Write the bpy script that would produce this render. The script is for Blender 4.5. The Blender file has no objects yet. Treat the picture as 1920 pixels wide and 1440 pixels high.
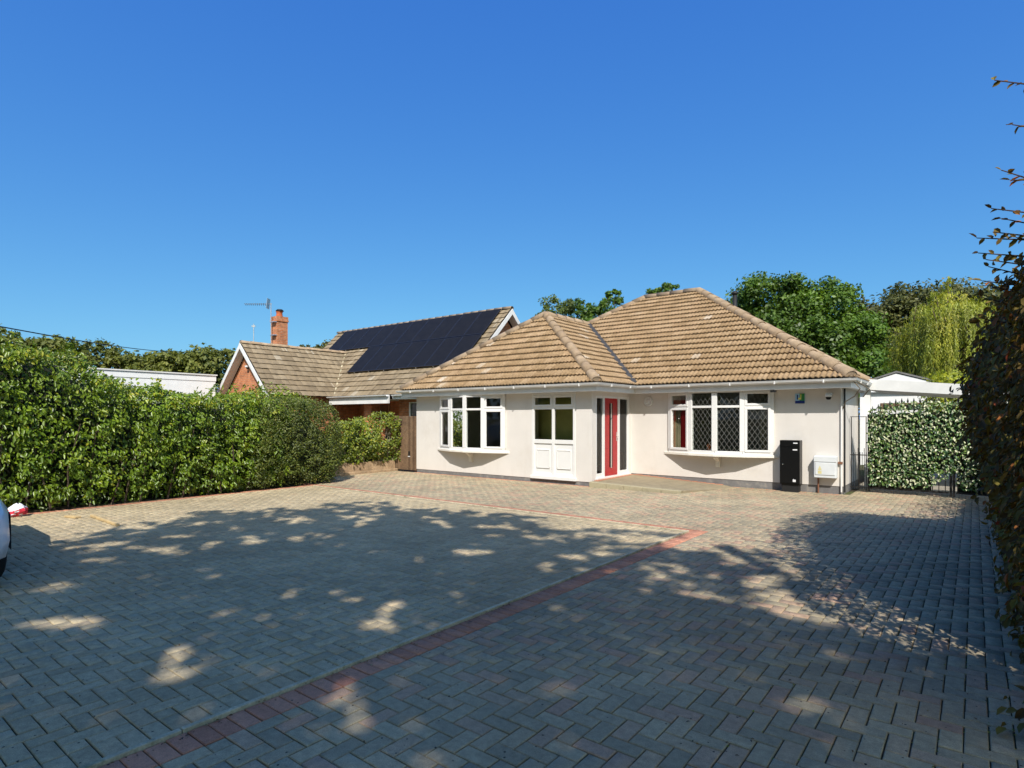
import bpy, bmesh, math, random
import numpy as np
from mathutils import Vector, Matrix

R = math.radians
rnd = random.Random(7)
rng = np.random.default_rng(11)
scn = bpy.context.scene
col = scn.collection

# ------------------------------------------------------------------ camera
CAM = np.array([0.0, 0.0, 1.6])
YAW = math.atan2(868.0, 1105.0)              # optical axis turned to the west of +Y
FWD = np.array([-math.sin(YAW), math.cos(YAW), 0.0])
RGT = np.array([math.cos(YAW), math.sin(YAW), 0.0])
cd = bpy.data.cameras.new('camera')
cam = bpy.data.objects.new('camera', cd)
col.objects.link(cam)
cam.location = CAM
cam.rotation_euler = (R(90), 0, YAW)
cd.sensor_width = 36.0
cd.lens = 36.0 * 1105.0 / 1920.0
cd.shift_y = 64.0 / 1920.0
cd.clip_start = 0.05
cd.clip_end = 3000.0
scn.camera = cam

# ------------------------------------------------------------------ sky, sun, exposure
TOSUN = Vector((0.65, -0.78, 1.0)).normalized()
SUN_EL = math.asin(TOSUN.z)
SUN_AZ = math.atan2(TOSUN.x, TOSUN.y)
world = bpy.data.worlds.new('World')
scn.world = world
world.use_nodes = True
wn, wl = world.node_tree.nodes, world.node_tree.links
wn.clear()
wo = wn.new('ShaderNodeOutputWorld')
wb = wn.new('ShaderNodeBackground')
sky = wn.new('ShaderNodeTexSky')
sky.sky_type = 'NISHITA'
sky.sun_disc = False
sky.sun_elevation = SUN_EL
sky.sun_rotation = SUN_AZ
sky.altitude = 0.0
sky.air_density = 0.6
sky.dust_density = 1.8
sky.ozone_density = 3.0
# grade of the whole sky alike: deep saturated blue away from the sun, paler towards the horizon and the sun
sp_ = wn.new('ShaderNodeSeparateColor')
cb_ = wn.new('ShaderNodeCombineColor')
wl.new(sky.outputs[0], sp_.inputs[0])
for ch, (gain, power) in enumerate(((0.090, 1.15), (0.206, 0.83), (0.525, 0.32))):
    pw = wn.new('ShaderNodeMath')
    pw.operation = 'POWER'
    pw.inputs[1].default_value = power
    wl.new(sp_.outputs[ch], pw.inputs[0])
    ml = wn.new('ShaderNodeMath')
    ml.operation = 'MULTIPLY'
    ml.inputs[1].default_value = gain * 2.56
    wl.new(pw.outputs[0], ml.inputs[0])
    wl.new(ml.outputs[0], cb_.inputs[ch])
wl.new(cb_.outputs[0], wb.inputs['Color'])
wb.inputs['Strength'].default_value = 0.15
wl.new(wb.outputs[0], wo.inputs['Surface'])
sd = bpy.data.lights.new('sun', 'SUN')
sd.energy = 2.25
sd.angle = R(0.53)
sd.color = (1.0, 0.955, 0.90)
sun = bpy.data.objects.new('sun', sd)
col.objects.link(sun)
sun.rotation_euler = TOSUN.to_track_quat('Z', 'Y').to_euler()
sun.location = (10, -12, 20)
scn.view_settings.view_transform = 'Standard'
scn.view_settings.look = 'None'
scn.view_settings.exposure = 1.38
scn.view_settings.gamma = 1.0
scn.render.engine = 'CYCLES'
scn.cycles.max_bounces = 8
scn.cycles.transparent_max_bounces = 12
scn.cycles.sample_clamp_indirect = 6.0


# ------------------------------------------------------------------ materials
def srgb(r, g, b):
    f = lambda c: ((c / 255.0 + 0.055) / 1.055) ** 2.4 if c > 10 else c / 255.0 / 12.92
    return (f(r), f(g), f(b))


def newmat(name):
    m = bpy.data.materials.new(name)
    m.use_nodes = True
    nt = m.node_tree
    return m, nt, nt.nodes, nt.links, nt.nodes['Principled BSDF']


def tone_socket(N, L, tone):
    if tone == 'attr':
        a = N.new('ShaderNodeAttribute')
        a.attribute_name = 'tone'
        return a.outputs['Fac']
    a = N.new('ShaderNodeObjectInfo')
    return a.outputs['Random']


def ramp(N, L, fac, cols, pos=None, interp='LINEAR'):
    r = N.new('ShaderNodeValToRGB')
    r.color_ramp.interpolation = interp
    e = r.color_ramp.elements
    n = len(cols)
    pos = pos or [i / max(1, n - 1) for i in range(n)]
    while len(e) < n:
        e.new(0.5)
    for i, c in enumerate(cols):
        e[i].position = pos[i]
        e[i].color = (*c, 1) if len(c) == 3 else c
    if fac is not None:
        L.new(fac, r.inputs[0])
    return r.outputs[0]


def noise(N, L, vec, scale, detail=4.0, rough=0.6):
    n = N.new('ShaderNodeTexNoise')
    n.inputs['Scale'].default_value = scale
    n.inputs['Detail'].default_value = detail
    n.inputs['Roughness'].default_value = rough
    if vec is not None:
        L.new(vec, n.inputs['Vector'])
    return n.outputs['Fac']


def mult(N, L, a, b, fac=1.0, mode='MULTIPLY'):
    m = N.new('ShaderNodeMix')
    m.data_type = 'RGBA'
    m.blend_type = mode
    if isinstance(fac, (int, float)):
        m.inputs['Factor'].default_value = fac
    else:
        L.new(fac, m.inputs['Factor'])
    for s, v in ((m.inputs[6], a), (m.inputs[7], b)):
        if isinstance(v, tuple):
            s.default_value = (*v, 1)
        else:
            L.new(v, s)
    return m.outputs[2]


def surf(name, cols, rough=0.8, tone=None, pos=None, nscale=5.0, nvar=0.2, fine=0.0, fscale=200.0,
         bump=0.15, bscale=60.0, bdist=0.01, spec=0.4, stain=None, sscale=2.0, spos=(0.5, 0.65), metal=0.0, coat=0.0, interp='LINEAR',
         rvar=0.0):
    """a plain surface: base colour (by piece when tone), broad and fine unevenness, stains with a shape of their own, relief"""
    m, nt, N, L, P = newmat(name)
    g = N.new('ShaderNodeNewGeometry').outputs['Position']
    if tone:
        c = ramp(N, L, tone_socket(N, L, tone), cols, pos, interp)
    else:
        rgb = N.new('ShaderNodeRGB')
        rgb.outputs[0].default_value = (*cols[0], 1)
        c = rgb.outputs[0]
    if nvar:
        v = ramp(N, L, noise(N, L, g, nscale), [(1 - nvar,) * 3, (1 + nvar,) * 3], [0.3, 0.7])
        c = mult(N, L, c, v)
    if fine:
        v = ramp(N, L, noise(N, L, g, fscale, 3), [(1 - fine,) * 3, (1 + fine,) * 3], [0.3, 0.7])
        c = mult(N, L, c, v)
    if stain:
        k = ramp(N, L, noise(N, L, g, sscale, 6, 0.7), [(0, 0, 0), (1, 1, 1)], list(spos))
        c = mult(N, L, c, stain, k, 'MIX')
    L.new(c, P.inputs['Base Color'])
    P.inputs['Roughness'].default_value = rough
    if rvar:
        rr = N.new('ShaderNodeMapRange')
        L.new(noise(N, L, g, nscale * 3), rr.inputs[0])
        rr.inputs[3].default_value = max(0.02, rough - rvar)
        rr.inputs[4].default_value = min(1, rough + rvar)
        L.new(rr.outputs[0], P.inputs['Roughness'])
    P.inputs['Specular IOR Level'].default_value = spec
    P.inputs['Metallic'].default_value = metal
    P.inputs['Coat Weight'].default_value = coat
    if bump:
        b = N.new('ShaderNodeBump')
        b.inputs['Strength'].default_value = bump
        b.inputs['Distance'].default_value = bdist
        L.new(noise(N, L, g, bscale, 5, 0.65), b.inputs['Height'])
        L.new(b.outputs[0], P.inputs['Normal'])
    return m


def leafmat(name, cols, rough=0.45, trans=0.35, tint=(1.3, 1.25, 0.5), spec=0.5, pos=None, nscale=0.8, nvar=0.25):
    m, nt, N, L, P = newmat(name)
    c = ramp(N, L, tone_socket(N, L, 'attr'), cols, pos)
    g = N.new('ShaderNodeNewGeometry').outputs['Position']
    c = mult(N, L, c, ramp(N, L, noise(N, L, g, nscale), [(1 - nvar,) * 3, (1 + nvar,) * 3], [0.35, 0.65]))
    L.new(c, P.inputs['Base Color'])
    P.inputs['Roughness'].default_value = rough
    P.inputs['Specular IOR Level'].default_value = spec
    t = N.new('ShaderNodeBsdfTranslucent')
    L.new(mult(N, L, c, tint), t.inputs['Color'])
    x = N.new('ShaderNodeMixShader')
    x.inputs[0].default_value = trans
    L.new(P.outputs[0], x.inputs[1])
    L.new(t.outputs[0], x.inputs[2])
    L.new(x.outputs[0], N['Material Output'].inputs['Surface'])
    return m


def glassmat(name, tint=(0.80, 0.84, 0.82), rough=0.0, ior=1.5):
    m, nt, N, L, P = newmat(name)
    N.remove(P)
    tr = N.new('ShaderNodeBsdfTransparent')
    tr.inputs[0].default_value = (*tint, 1)
    gl = N.new('ShaderNodeBsdfGlossy')
    gl.inputs['Roughness'].default_value = rough
    fr = N.new('ShaderNodeFresnel')
    fr.inputs[0].default_value = ior
    x = N.new('ShaderNodeMixShader')
    L.new(fr.outputs[0], x.inputs[0])
    L.new(tr.outputs[0], x.inputs[1])
    L.new(gl.outputs[0], x.inputs[2])
    L.new(x.outputs[0], N['Material Output'].inputs['Surface'])
    return m


def pavermat(name, cols, pos, tone):
    m, nt, N, L, P = newmat(name)
    g = N.new('ShaderNodeNewGeometry').outputs['Position']
    c = ramp(N, L, tone_socket(N, L, tone), cols, pos)
    c = mult(N, L, c, ramp(N, L, noise(N, L, g, 1.1, 5), [(0.84,) * 3, (1.14,) * 3], [0.3, 0.7]))
    c = mult(N, L, c, ramp(N, L, noise(N, L, g, 0.33, 4, 0.55), [(0.86, 0.86, 0.86), (1.06, 1.06, 1.06)], [0.36, 0.6]))
    c = mult(N, L, c, ramp(N, L, noise(N, L, g, 22, 5, 0.7), [(0.80,) * 3, (1.18,) * 3], [0.32, 0.68]))
    c = mult(N, L, c, ramp(N, L, noise(N, L, g, 210, 3, 0.7), [(0.72,) * 3, (1.25,) * 3], [0.32, 0.68]))
    v = N.new('ShaderNodeTexVoronoi')
    v.inputs['Scale'].default_value = 17.0
    v.inputs['Randomness'].default_value = 1.0
    L.new(g, v.inputs['Vector'])
    sp = ramp(N, L, v.outputs['Distance'], [(1, 1, 1), (0, 0, 0)], [0.085, 0.115])
    keep = ramp(N, L, v.outputs['Color'], [(0, 0, 0), (1, 1, 1)], [0.42, 0.44])
    sp = mult(N, L, sp, keep)
    c = mult(N, L, c, (0.028, 0.022, 0.018), sp, 'MIX')
    L.new(c, P.inputs['Base Color'])
    P.inputs['Roughness'].default_value = 0.85
    P.inputs['Specular IOR Level'].default_value = 0.3
    b = N.new('ShaderNodeBump')
    b.inputs['Strength'].default_value = 0.35
    b.inputs['Distance'].default_value = 0.004
    L.new(noise(N, L, g, 130, 5, 0.7), b.inputs['Height'])
    L.new(b.outputs[0], P.inputs['Normal'])
    return m


def brickmat(name):
    m, nt, N, L, P = newmat(name)
    g = N.new('ShaderNodeNewGeometry')
    sx = N.new('ShaderNodeSeparateXYZ')
    L.new(g.outputs['Position'], sx.inputs[0])
    ad = N.new('ShaderNodeMath')
    L.new(sx.outputs[0], ad.inputs[0])
    L.new(sx.outputs[1], ad.inputs[1])
    cb = N.new('ShaderNodeCombineXYZ')
    L.new(ad.outputs[0], cb.inputs[0])
    L.new(sx.outputs[2], cb.inputs[1])
    br = N.new('ShaderNodeTexBrick')
    br.inputs['Scale'].default_value = 1.0
    br.inputs['Brick Width'].default_value = 0.225
    br.inputs['Row Height'].default_value = 0.075
    br.inputs['Mortar Size'].default_value = 0.006
    br.inputs['Mortar Smooth'].default_value = 0.3
    br.inputs['Bias'].default_value = 0.0
    br.inputs['Color1'].default_value = (0.52, 0.19, 0.075, 1)
    br.inputs['Color2'].default_value = (0.40, 0.13, 0.05, 1)
    br.inputs['Mortar'].default_value = (0.42, 0.31, 0.22, 1)
    L.new(cb.outputs[0], br.inputs['Vector'])
    c = mult(N, L, br.outputs['Color'], ramp(N, L, noise(N, L, g.outputs['Position'], 6), [(0.7,) * 3, (1.25,) * 3], [0.3, 0.7]))
    L.new(c, P.inputs['Base Color'])
    P.inputs['Roughness'].default_value = 0.9
    b = N.new('ShaderNodeBump')
    b.inputs['Strength'].default_value = 0.5
    b.inputs['Distance'].default_value = 0.008
    b.invert = True
    L.new(br.outputs['Fac'], b.inputs['Height'])
    L.new(b.outputs[0], P.inputs['Normal'])
    return m


M = {}
M['render'] = surf('cream_render', [(0.635, 0.597, 0.55)], 0.92, nscale=1.3, nvar=0.045, fine=0.03, fscale=90, bump=0.25, bscale=180, bdist=0.003,
                   stain=(0.55, 0.50, 0.44), sscale=0.9, spos=(0.55, 0.85))
_m = M['render']
_N, _L = _m.node_tree.nodes, _m.node_tree.links
_g = _N.new('ShaderNodeNewGeometry').outputs['Position']
_mp = _N.new('ShaderNodeMapping')
_mp.inputs['Scale'].default_value = (4.5, 4.5, 0.7)
_L.new(_g, _mp.inputs['Vector'])
_k = ramp(_N, _L, noise(_N, _L, _mp.outputs[0], 1.0, 5, 0.65), [(1, 1, 1), (0.94, 0.93, 0.915)], [0.54, 0.85])
_P = _N['Principled BSDF']
_c = _P.inputs['Base Color'].links[0].from_socket
_L.new(mult(_N, _L, _c, _k), _P.inputs['Base Color'])
M['plinth'] = surf('grey_plinth', [(0.17, 0.165, 0.16)], 0.9, nvar=0.2, fine=0.1, stain=(0.30, 0.27, 0.22), sscale=5, spos=(0.55, 0.75))
M['upvc'] = surf('white_frame', [(0.70, 0.69, 0.665)], 0.3, nvar=0.02, bump=0.0, spec=0.5)
M['gutter'] = surf('white_gutter', [(0.70, 0.69, 0.665)], 0.35, nscale=3, nvar=0.08, bump=0.0, stain=(0.5, 0.48, 0.43), sscale=4, spos=(0.62, 0.85))
M['sill'] = surf('cream_sill', [(0.74, 0.70, 0.62)], 0.7, nvar=0.06, bump=0.1)
M['soffit'] = surf('white_soffit', [(0.72, 0.71, 0.68)], 0.6, nvar=0.05, bump=0.0)
M['red_door'] = surf('red_door', [(0.37, 0.010, 0.013)], 0.32, nvar=0.08, bump=0.05, bscale=25, spec=0.5)
M['chrome'] = surf('brushed_steel', [(0.68, 0.67, 0.65)], 0.25, nvar=0.05, bump=0.0, metal=1.0)
M['glass'] = glassmat('window_glass')
M['glass_dark'] = glassmat('obscure_glass', (0.86, 0.86, 0.66), 0.04, 1.45)
M['lead'] = surf('lead_strip', [(0.17, 0.17, 0.155)], 0.6, nvar=0.1, bump=0.0)
M['interior'] = surf('room_paint', [(0.26, 0.24, 0.20)], 0.9, nvar=0.1, bump=0.0)
M['olive_reflection'] = surf('olive_reflection_paint', [(0.46, 0.42, 0.20)], 0.9, nvar=0.1, bump=0.0)  # olive colour imitating the yellow-green reflection in the glazed screen
M['interior_floor'] = surf('room_floor', [(0.11, 0.08, 0.05)], 0.7, nvar=0.2, bump=0.0)
M['curtain_red'] = surf('red_curtain', [(0.11, 0.012, 0.016)], 0.9, nvar=0.2, bump=0.1)
M['curtain_beige'] = surf('beige_curtain', [(0.42, 0.36, 0.22)], 0.9, nvar=0.15, bump=0.1)
TILE = [(0.234, 0.152, 0.078), (0.272, 0.180, 0.094), (0.297, 0.199, 0.109), (0.328, 0.226, 0.129), (0.448, 0.374, 0.291)]
TPOS = [0.0, 0.3, 0.65, 0.98, 1.0]
for k in ('attr', 'obj'):
    M['tile_' + k] = surf('tan_roof_tile_' + k, TILE, 0.9, tone=k, pos=TPOS, nscale=16, nvar=0.22, fine=0.22, fscale=48, bump=0.5, bscale=160, bdist=0.004,
                          stain=(0.15, 0.098, 0.05), sscale=5.0, spos=(0.54, 0.8))
NT = [tuple(v * 1.2 for v in c) for c in [(0.165, 0.122, 0.072), (0.195, 0.146, 0.088), (0.215, 0.163, 0.10), (0.235, 0.182, 0.115), (0.33, 0.285, 0.215)]]
M['ntile'] = surf('old_roof_tile', NT, 0.92, tone='attr', pos=[0, 0.3, 0.7, 0.94, 1.0], nscale=0.8, nvar=0.18, fine=0.2, fscale=40, bump=0.4,
                  bscale=200, bdist=0.003, stain=(0.14, 0.105, 0.065), sscale=2.2, spos=(0.52, 0.75))
M['cap'] = surf('hip_tile', [(0.29, 0.205, 0.13), (0.32, 0.232, 0.15), (0.35, 0.26, 0.175)], 0.9, tone='obj', nscale=4, nvar=0.2, fine=0.15, fscale=60, bump=0.4,
                stain=(0.16, 0.11, 0.065), sscale=6, spos=(0.55, 0.8))
M['felt'] = surf('dark_underlay', [(0.03, 0.026, 0.022)], 0.95, nvar=0.1, bump=0.0)
M['valley'] = surf('lead_valley', [(0.045, 0.043, 0.042)], 0.7, nvar=0.2, bump=0.0)
M['black'] = surf('black_gloss', [(0.006, 0.006, 0.006)], 0.32, nvar=0.0, bump=0.0, spec=0.16)
M['blackmatt'] = surf('black_matt', [(0.012, 0.012, 0.012)], 0.6, nvar=0.1, bump=0.0)
M['iron'] = surf('black_iron', [(0.012, 0.011, 0.010)], 0.5, nvar=0.3, bump=0.1, stain=(0.09, 0.04, 0.02), sscale=8, spos=(0.62, 0.8))
M['meter'] = surf('white_meter_box', [(0.62, 0.64, 0.64)], 0.45, nvar=0.05, bump=0.05, stain=(0.50, 0.46, 0.36), sscale=7, spos=(0.64, 0.85))
M['label_yellow'] = surf('faded_yellow_sticker', [(0.62, 0.55, 0.27)], 0.6, nvar=0.1, bump=0)
M['label_white'] = surf('white_sticker', [(0.7, 0.7, 0.7)], 0.5, nvar=0.02, bump=0)
M['sign_blue'] = surf('sign_blue', [(0.01, 0.025, 0.16)], 0.4, nvar=0, bump=0)
M['sign_sky'] = surf('sign_pale_blue', [(0.30, 0.50, 0.68)], 0.4, nvar=0, bump=0)
M['sign_green'] = surf('sign_green', [(0.03, 0.20, 0.05)], 0.4, nvar=0, bump=0)
M['sign_yellow'] = surf('sign_yellow', [(0.72, 0.66, 0.16)], 0.4, nvar=0, bump=0)
M['copper'] = surf('brown_pipe', [(0.20, 0.09, 0.05)], 0.6, nvar=0.2, bump=0)
M['brick'] = brickmat('orange_brick')
M['solar'] = surf('solar_cells', [(0.013, 0.0125, 0.013)], 0.4, nvar=0.2, bump=0.0, spec=0.07)
M['solar_frame'] = surf('solar_frame', [(0.017, 0.017, 0.019)], 0.35, nvar=0.0, bump=0.0)
M['alu'] = surf('aluminium', [(0.55, 0.55, 0.55)], 0.4, nvar=0.1, bump=0, metal=0.7)
M['terracotta'] = surf('terracotta_pot', [(0.45, 0.12, 0.045)], 0.85, nvar=0.2)
M['whitewall'] = surf('white_painted_wall', [(0.78, 0.78, 0.77)], 0.8, nvar=0.05, bump=0.1)
M['fence_wood'] = surf('brown_fence_board', [(0.095, 0.055, 0.030), (0.14, 0.085, 0.048), (0.18, 0.115, 0.066)], 0.85, tone='obj', nscale=3, nvar=0.25, fine=0.25,
                       fscale=30, bump=0.4, bscale=40, bdist=0.004)
M['pale_wood'] = surf('weathered_timber', [(0.30, 0.20, 0.115), (0.38, 0.27, 0.165)], 0.85, tone='obj', nscale=5, nvar=0.25, fine=0.2, fscale=40, bump=0.4, bscale=50)
M['strip'] = surf('weathered_edging', [(0.47, 0.41, 0.28)], 0.85, nscale=6, nvar=0.25, fine=0.2, fscale=60, bump=0.4, stain=(0.14, 0.16, 0.08), sscale=5,
                  spos=(0.52, 0.7))
M['offcut'] = surf('pine_offcut', [(0.52, 0.38, 0.19)], 0.8, nvar=0.15, bump=0.3)
M['kerbstone'] = surf('pale_kerb', [(0.36, 0.31, 0.20)], 0.9, nvar=0.2, fine=0.15, bump=0.4, stain=(0.15, 0.15, 0.09), sscale=5, spos=(0.5, 0.75))
M['stepmat'] = surf('step_paving', [(0.25, 0.205, 0.13)], 0.9, nvar=0.18, fine=0.15, fscale=60, bump=0.3, stain=(0.27, 0.20, 0.15), sscale=6, spos=(0.6, 0.75))
M['joint'] = surf('sandy_joint', [(0.075, 0.055, 0.031)], 0.95, nscale=9, nvar=0.35, fine=0.3, fscale=120, bump=0.6, bscale=150,
                  stain=(0.065, 0.085, 0.022), sscale=2.5, spos=(0.5, 0.64))
GREY = [(0.364, 0.292, 0.178), (0.420, 0.342, 0.211), (0.459, 0.373, 0.232), (0.437, 0.336, 0.204)]
MIX = [(0.295, 0.248, 0.163), (0.352, 0.292, 0.188), (0.405, 0.333, 0.210), (0.408, 0.312, 0.196), (0.40, 0.285, 0.186), (0.41, 0.265, 0.175)]
REDP = [(0.40, 0.175, 0.105), (0.46, 0.21, 0.13), (0.52, 0.25, 0.155)]
for k in ('attr',):
    M['paver_grey'] = pavermat('grey_paver', GREY, [0, 0.4, 0.8, 1.0], k)
    M['paver_mix'] = pavermat('mixed_paver', MIX, [0, 0.35, 0.62, 0.74, 0.88, 1.0], k)
    M['paver_red'] = pavermat('red_paver', REDP, [0, 0.5, 1.0], k)
M['soil'] = surf('soil', [(0.065, 0.045, 0.028)], 0.95, nscale=4, nvar=0.3, fine=0.3, bump=0.6, bscale=40, bdist=0.03, stain=(0.06, 0.085, 0.02), sscale=0.25,
                 spos=(0.45, 0.55))
M['concrete'] = surf('yard_concrete', [(0.27, 0.24, 0.19)], 0.9, nvar=0.2, fine=0.15, bump=0.3)
M['bark'] = surf('bark', [(0.085, 0.062, 0.042)], 0.95, nscale=8, nvar=0.35, bump=0.8, bscale=25, bdist=0.03)
M['twig'] = surf('twig', [(0.075, 0.045, 0.03)], 0.9, nvar=0.2, bump=0)
M['deadtwig'] = surf('grey_twig', [(0.20, 0.16, 0.11)], 0.9, nvar=0.2, bump=0)
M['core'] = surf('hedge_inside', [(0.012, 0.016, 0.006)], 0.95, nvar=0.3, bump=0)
M['laurel'] = leafmat('laurel_leaf', [(0.032, 0.066, 0.006), (0.10, 0.170, 0.011), (0.185, 0.265, 0.016), (0.38, 0.36, 0.032)], 0.36, 0.28, pos=[0, 0.4, 0.8, 1])
M['privet'] = leafmat('shrub_leaf', [(0.04, 0.065, 0.010), (0.10, 0.135, 0.018), (0.18, 0.20, 0.03), (0.28, 0.23, 0.045)], 0.45, 0.3, pos=[0, 0.45, 0.85, 1])
M['climber'] = leafmat('climber_leaf', [(0.06, 0.10, 0.01), (0.15, 0.21, 0.016), (0.25, 0.28, 0.025), (0.40, 0.33, 0.025)], 0.42, 0.35, pos=[0, 0.4, 0.8, 1])
M['beech'] = leafmat('beech_leaf', [(0.075, 0.045, 0.020), (0.15, 0.105, 0.028), (0.21, 0.175, 0.034), (0.32, 0.06, 0.034), (0.48, 0.28, 0.04)], 0.55, 0.25, spec=0.15,
                     tint=(1.5, 1.1, 0.4), pos=[0, 0.4, 0.75, 0.9, 1])
M['oak'] = leafmat('oak_leaf', [(0.028, 0.058, 0.007), (0.080, 0.150, 0.013), (0.155, 0.24, 0.02)], 0.5, 0.3, nscale=0.35)
M['olive'] = leafmat('olive_tree_leaf', [(0.036, 0.048, 0.012), (0.090, 0.100, 0.024), (0.165, 0.150, 0.04)], 0.55, 0.3, nscale=0.35)
M['shade_leaf'] = leafmat('overhanging_leaf', [(0.07, 0.10, 0.02), (0.14, 0.17, 0.035), (0.20, 0.22, 0.05)], 0.5, 0.5, tint=(1.5, 1.35, 0.8), nscale=0.35)
M['farleaf'] = leafmat('far_tree_leaf', [(0.05, 0.066, 0.012), (0.13, 0.15, 0.022), (0.21, 0.21, 0.035)], 0.6, 0.3, nscale=0.2)
M['willow'] = leafmat('willow_leaf', [(0.09, 0.125, 0.016), (0.25, 0.29, 0.03), (0.42, 0.42, 0.05), (0.54, 0.44, 0.07)], 0.5, 0.4, pos=[0, 0.4, 0.8, 1])
M['conifer'] = leafmat('golden_conifer_leaf', [(0.13, 0.17, 0.01), (0.24, 0.28, 0.014), (0.36, 0.37, 0.02)], 0.5, 0.35)
M['lime'] = leafmat('pale_tree_leaf', [(0.05, 0.08, 0.014), (0.10, 0.14, 0.024), (0.15, 0.18, 0.035)], 0.5, 0.35)
M['ivy'] = leafmat('screen_leaf', [(0.014, 0.05, 0.016), (0.05, 0.115, 0.028), (0.16, 0.24, 0.05), (0.36, 0.40, 0.20), (0.58, 0.58, 0.40)], 0.4, 0.1,
                   pos=[0, 0.3, 0.62, 0.70, 1.0], nvar=0.1)
M['litter'] = leafmat('fallen_leaf', [(0.05, 0.025, 0.010), (0.16, 0.075, 0.015), (0.30, 0.19, 0.03), (0.38, 0.36, 0.25)], 0.7, 0.1, pos=[0, 0.5, 0.85, 1])
M['carpaint'] = surf('silver_white_paint', [(0.76, 0.76, 0.75)], 0.3, nvar=0.0, bump=0, coat=0.6)
M['carglass'] = surf('car_glass', [(0.01, 0.012, 0.014)], 0.05, nvar=0.0, bump=0, spec=0.6)
M['rubber'] = surf('tyre_rubber', [(0.012, 0.012, 0.012)], 0.8, nvar=0.2, bump=0.2)
M['lamp'] = surf('headlamp_lens', [(0.55, 0.57, 0.6)], 0.08, nvar=0.0, bump=0, spec=0.7)
M['bag'] = surf('plastic_bag', [(0.55, 0.03, 0.05), (0.62, 0.06, 0.07), (0.72, 0.72, 0.76)], 0.35, tone='attr', pos=[0, 0.62, 0.66], nvar=0.15, bump=0.3, bscale=30, interp='CONSTANT')


# ------------------------------------------------------------------ helpers
def tag(o, label=None, cat=None, group=None, kind=None):
    if label:
        o['label'] = label
    if cat:
        o['category'] = cat
    if group:
        o['group'] = group
    if kind:
        o['kind'] = kind
    return o


def empty(name, loc=(0, 0, 0), rz=0.0, **k):
    o = bpy.data.objects.new(name, None)
    o.empty_display_size = 0.2
    o.location = loc
    o.rotation_euler = (0, 0, rz)
    col.objects.link(o)
    return tag(o, **k)


def link(name, me, mat=None, parent=None, mx=None):
    o = bpy.data.objects.new(name, me)
    col.objects.link(o)
    if mat is not None and not me.materials:
        me.materials.append(mat)
    if parent is not None:
        o.parent = parent
    if mx is not None:
        o.matrix_local = mx
    return o


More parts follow.
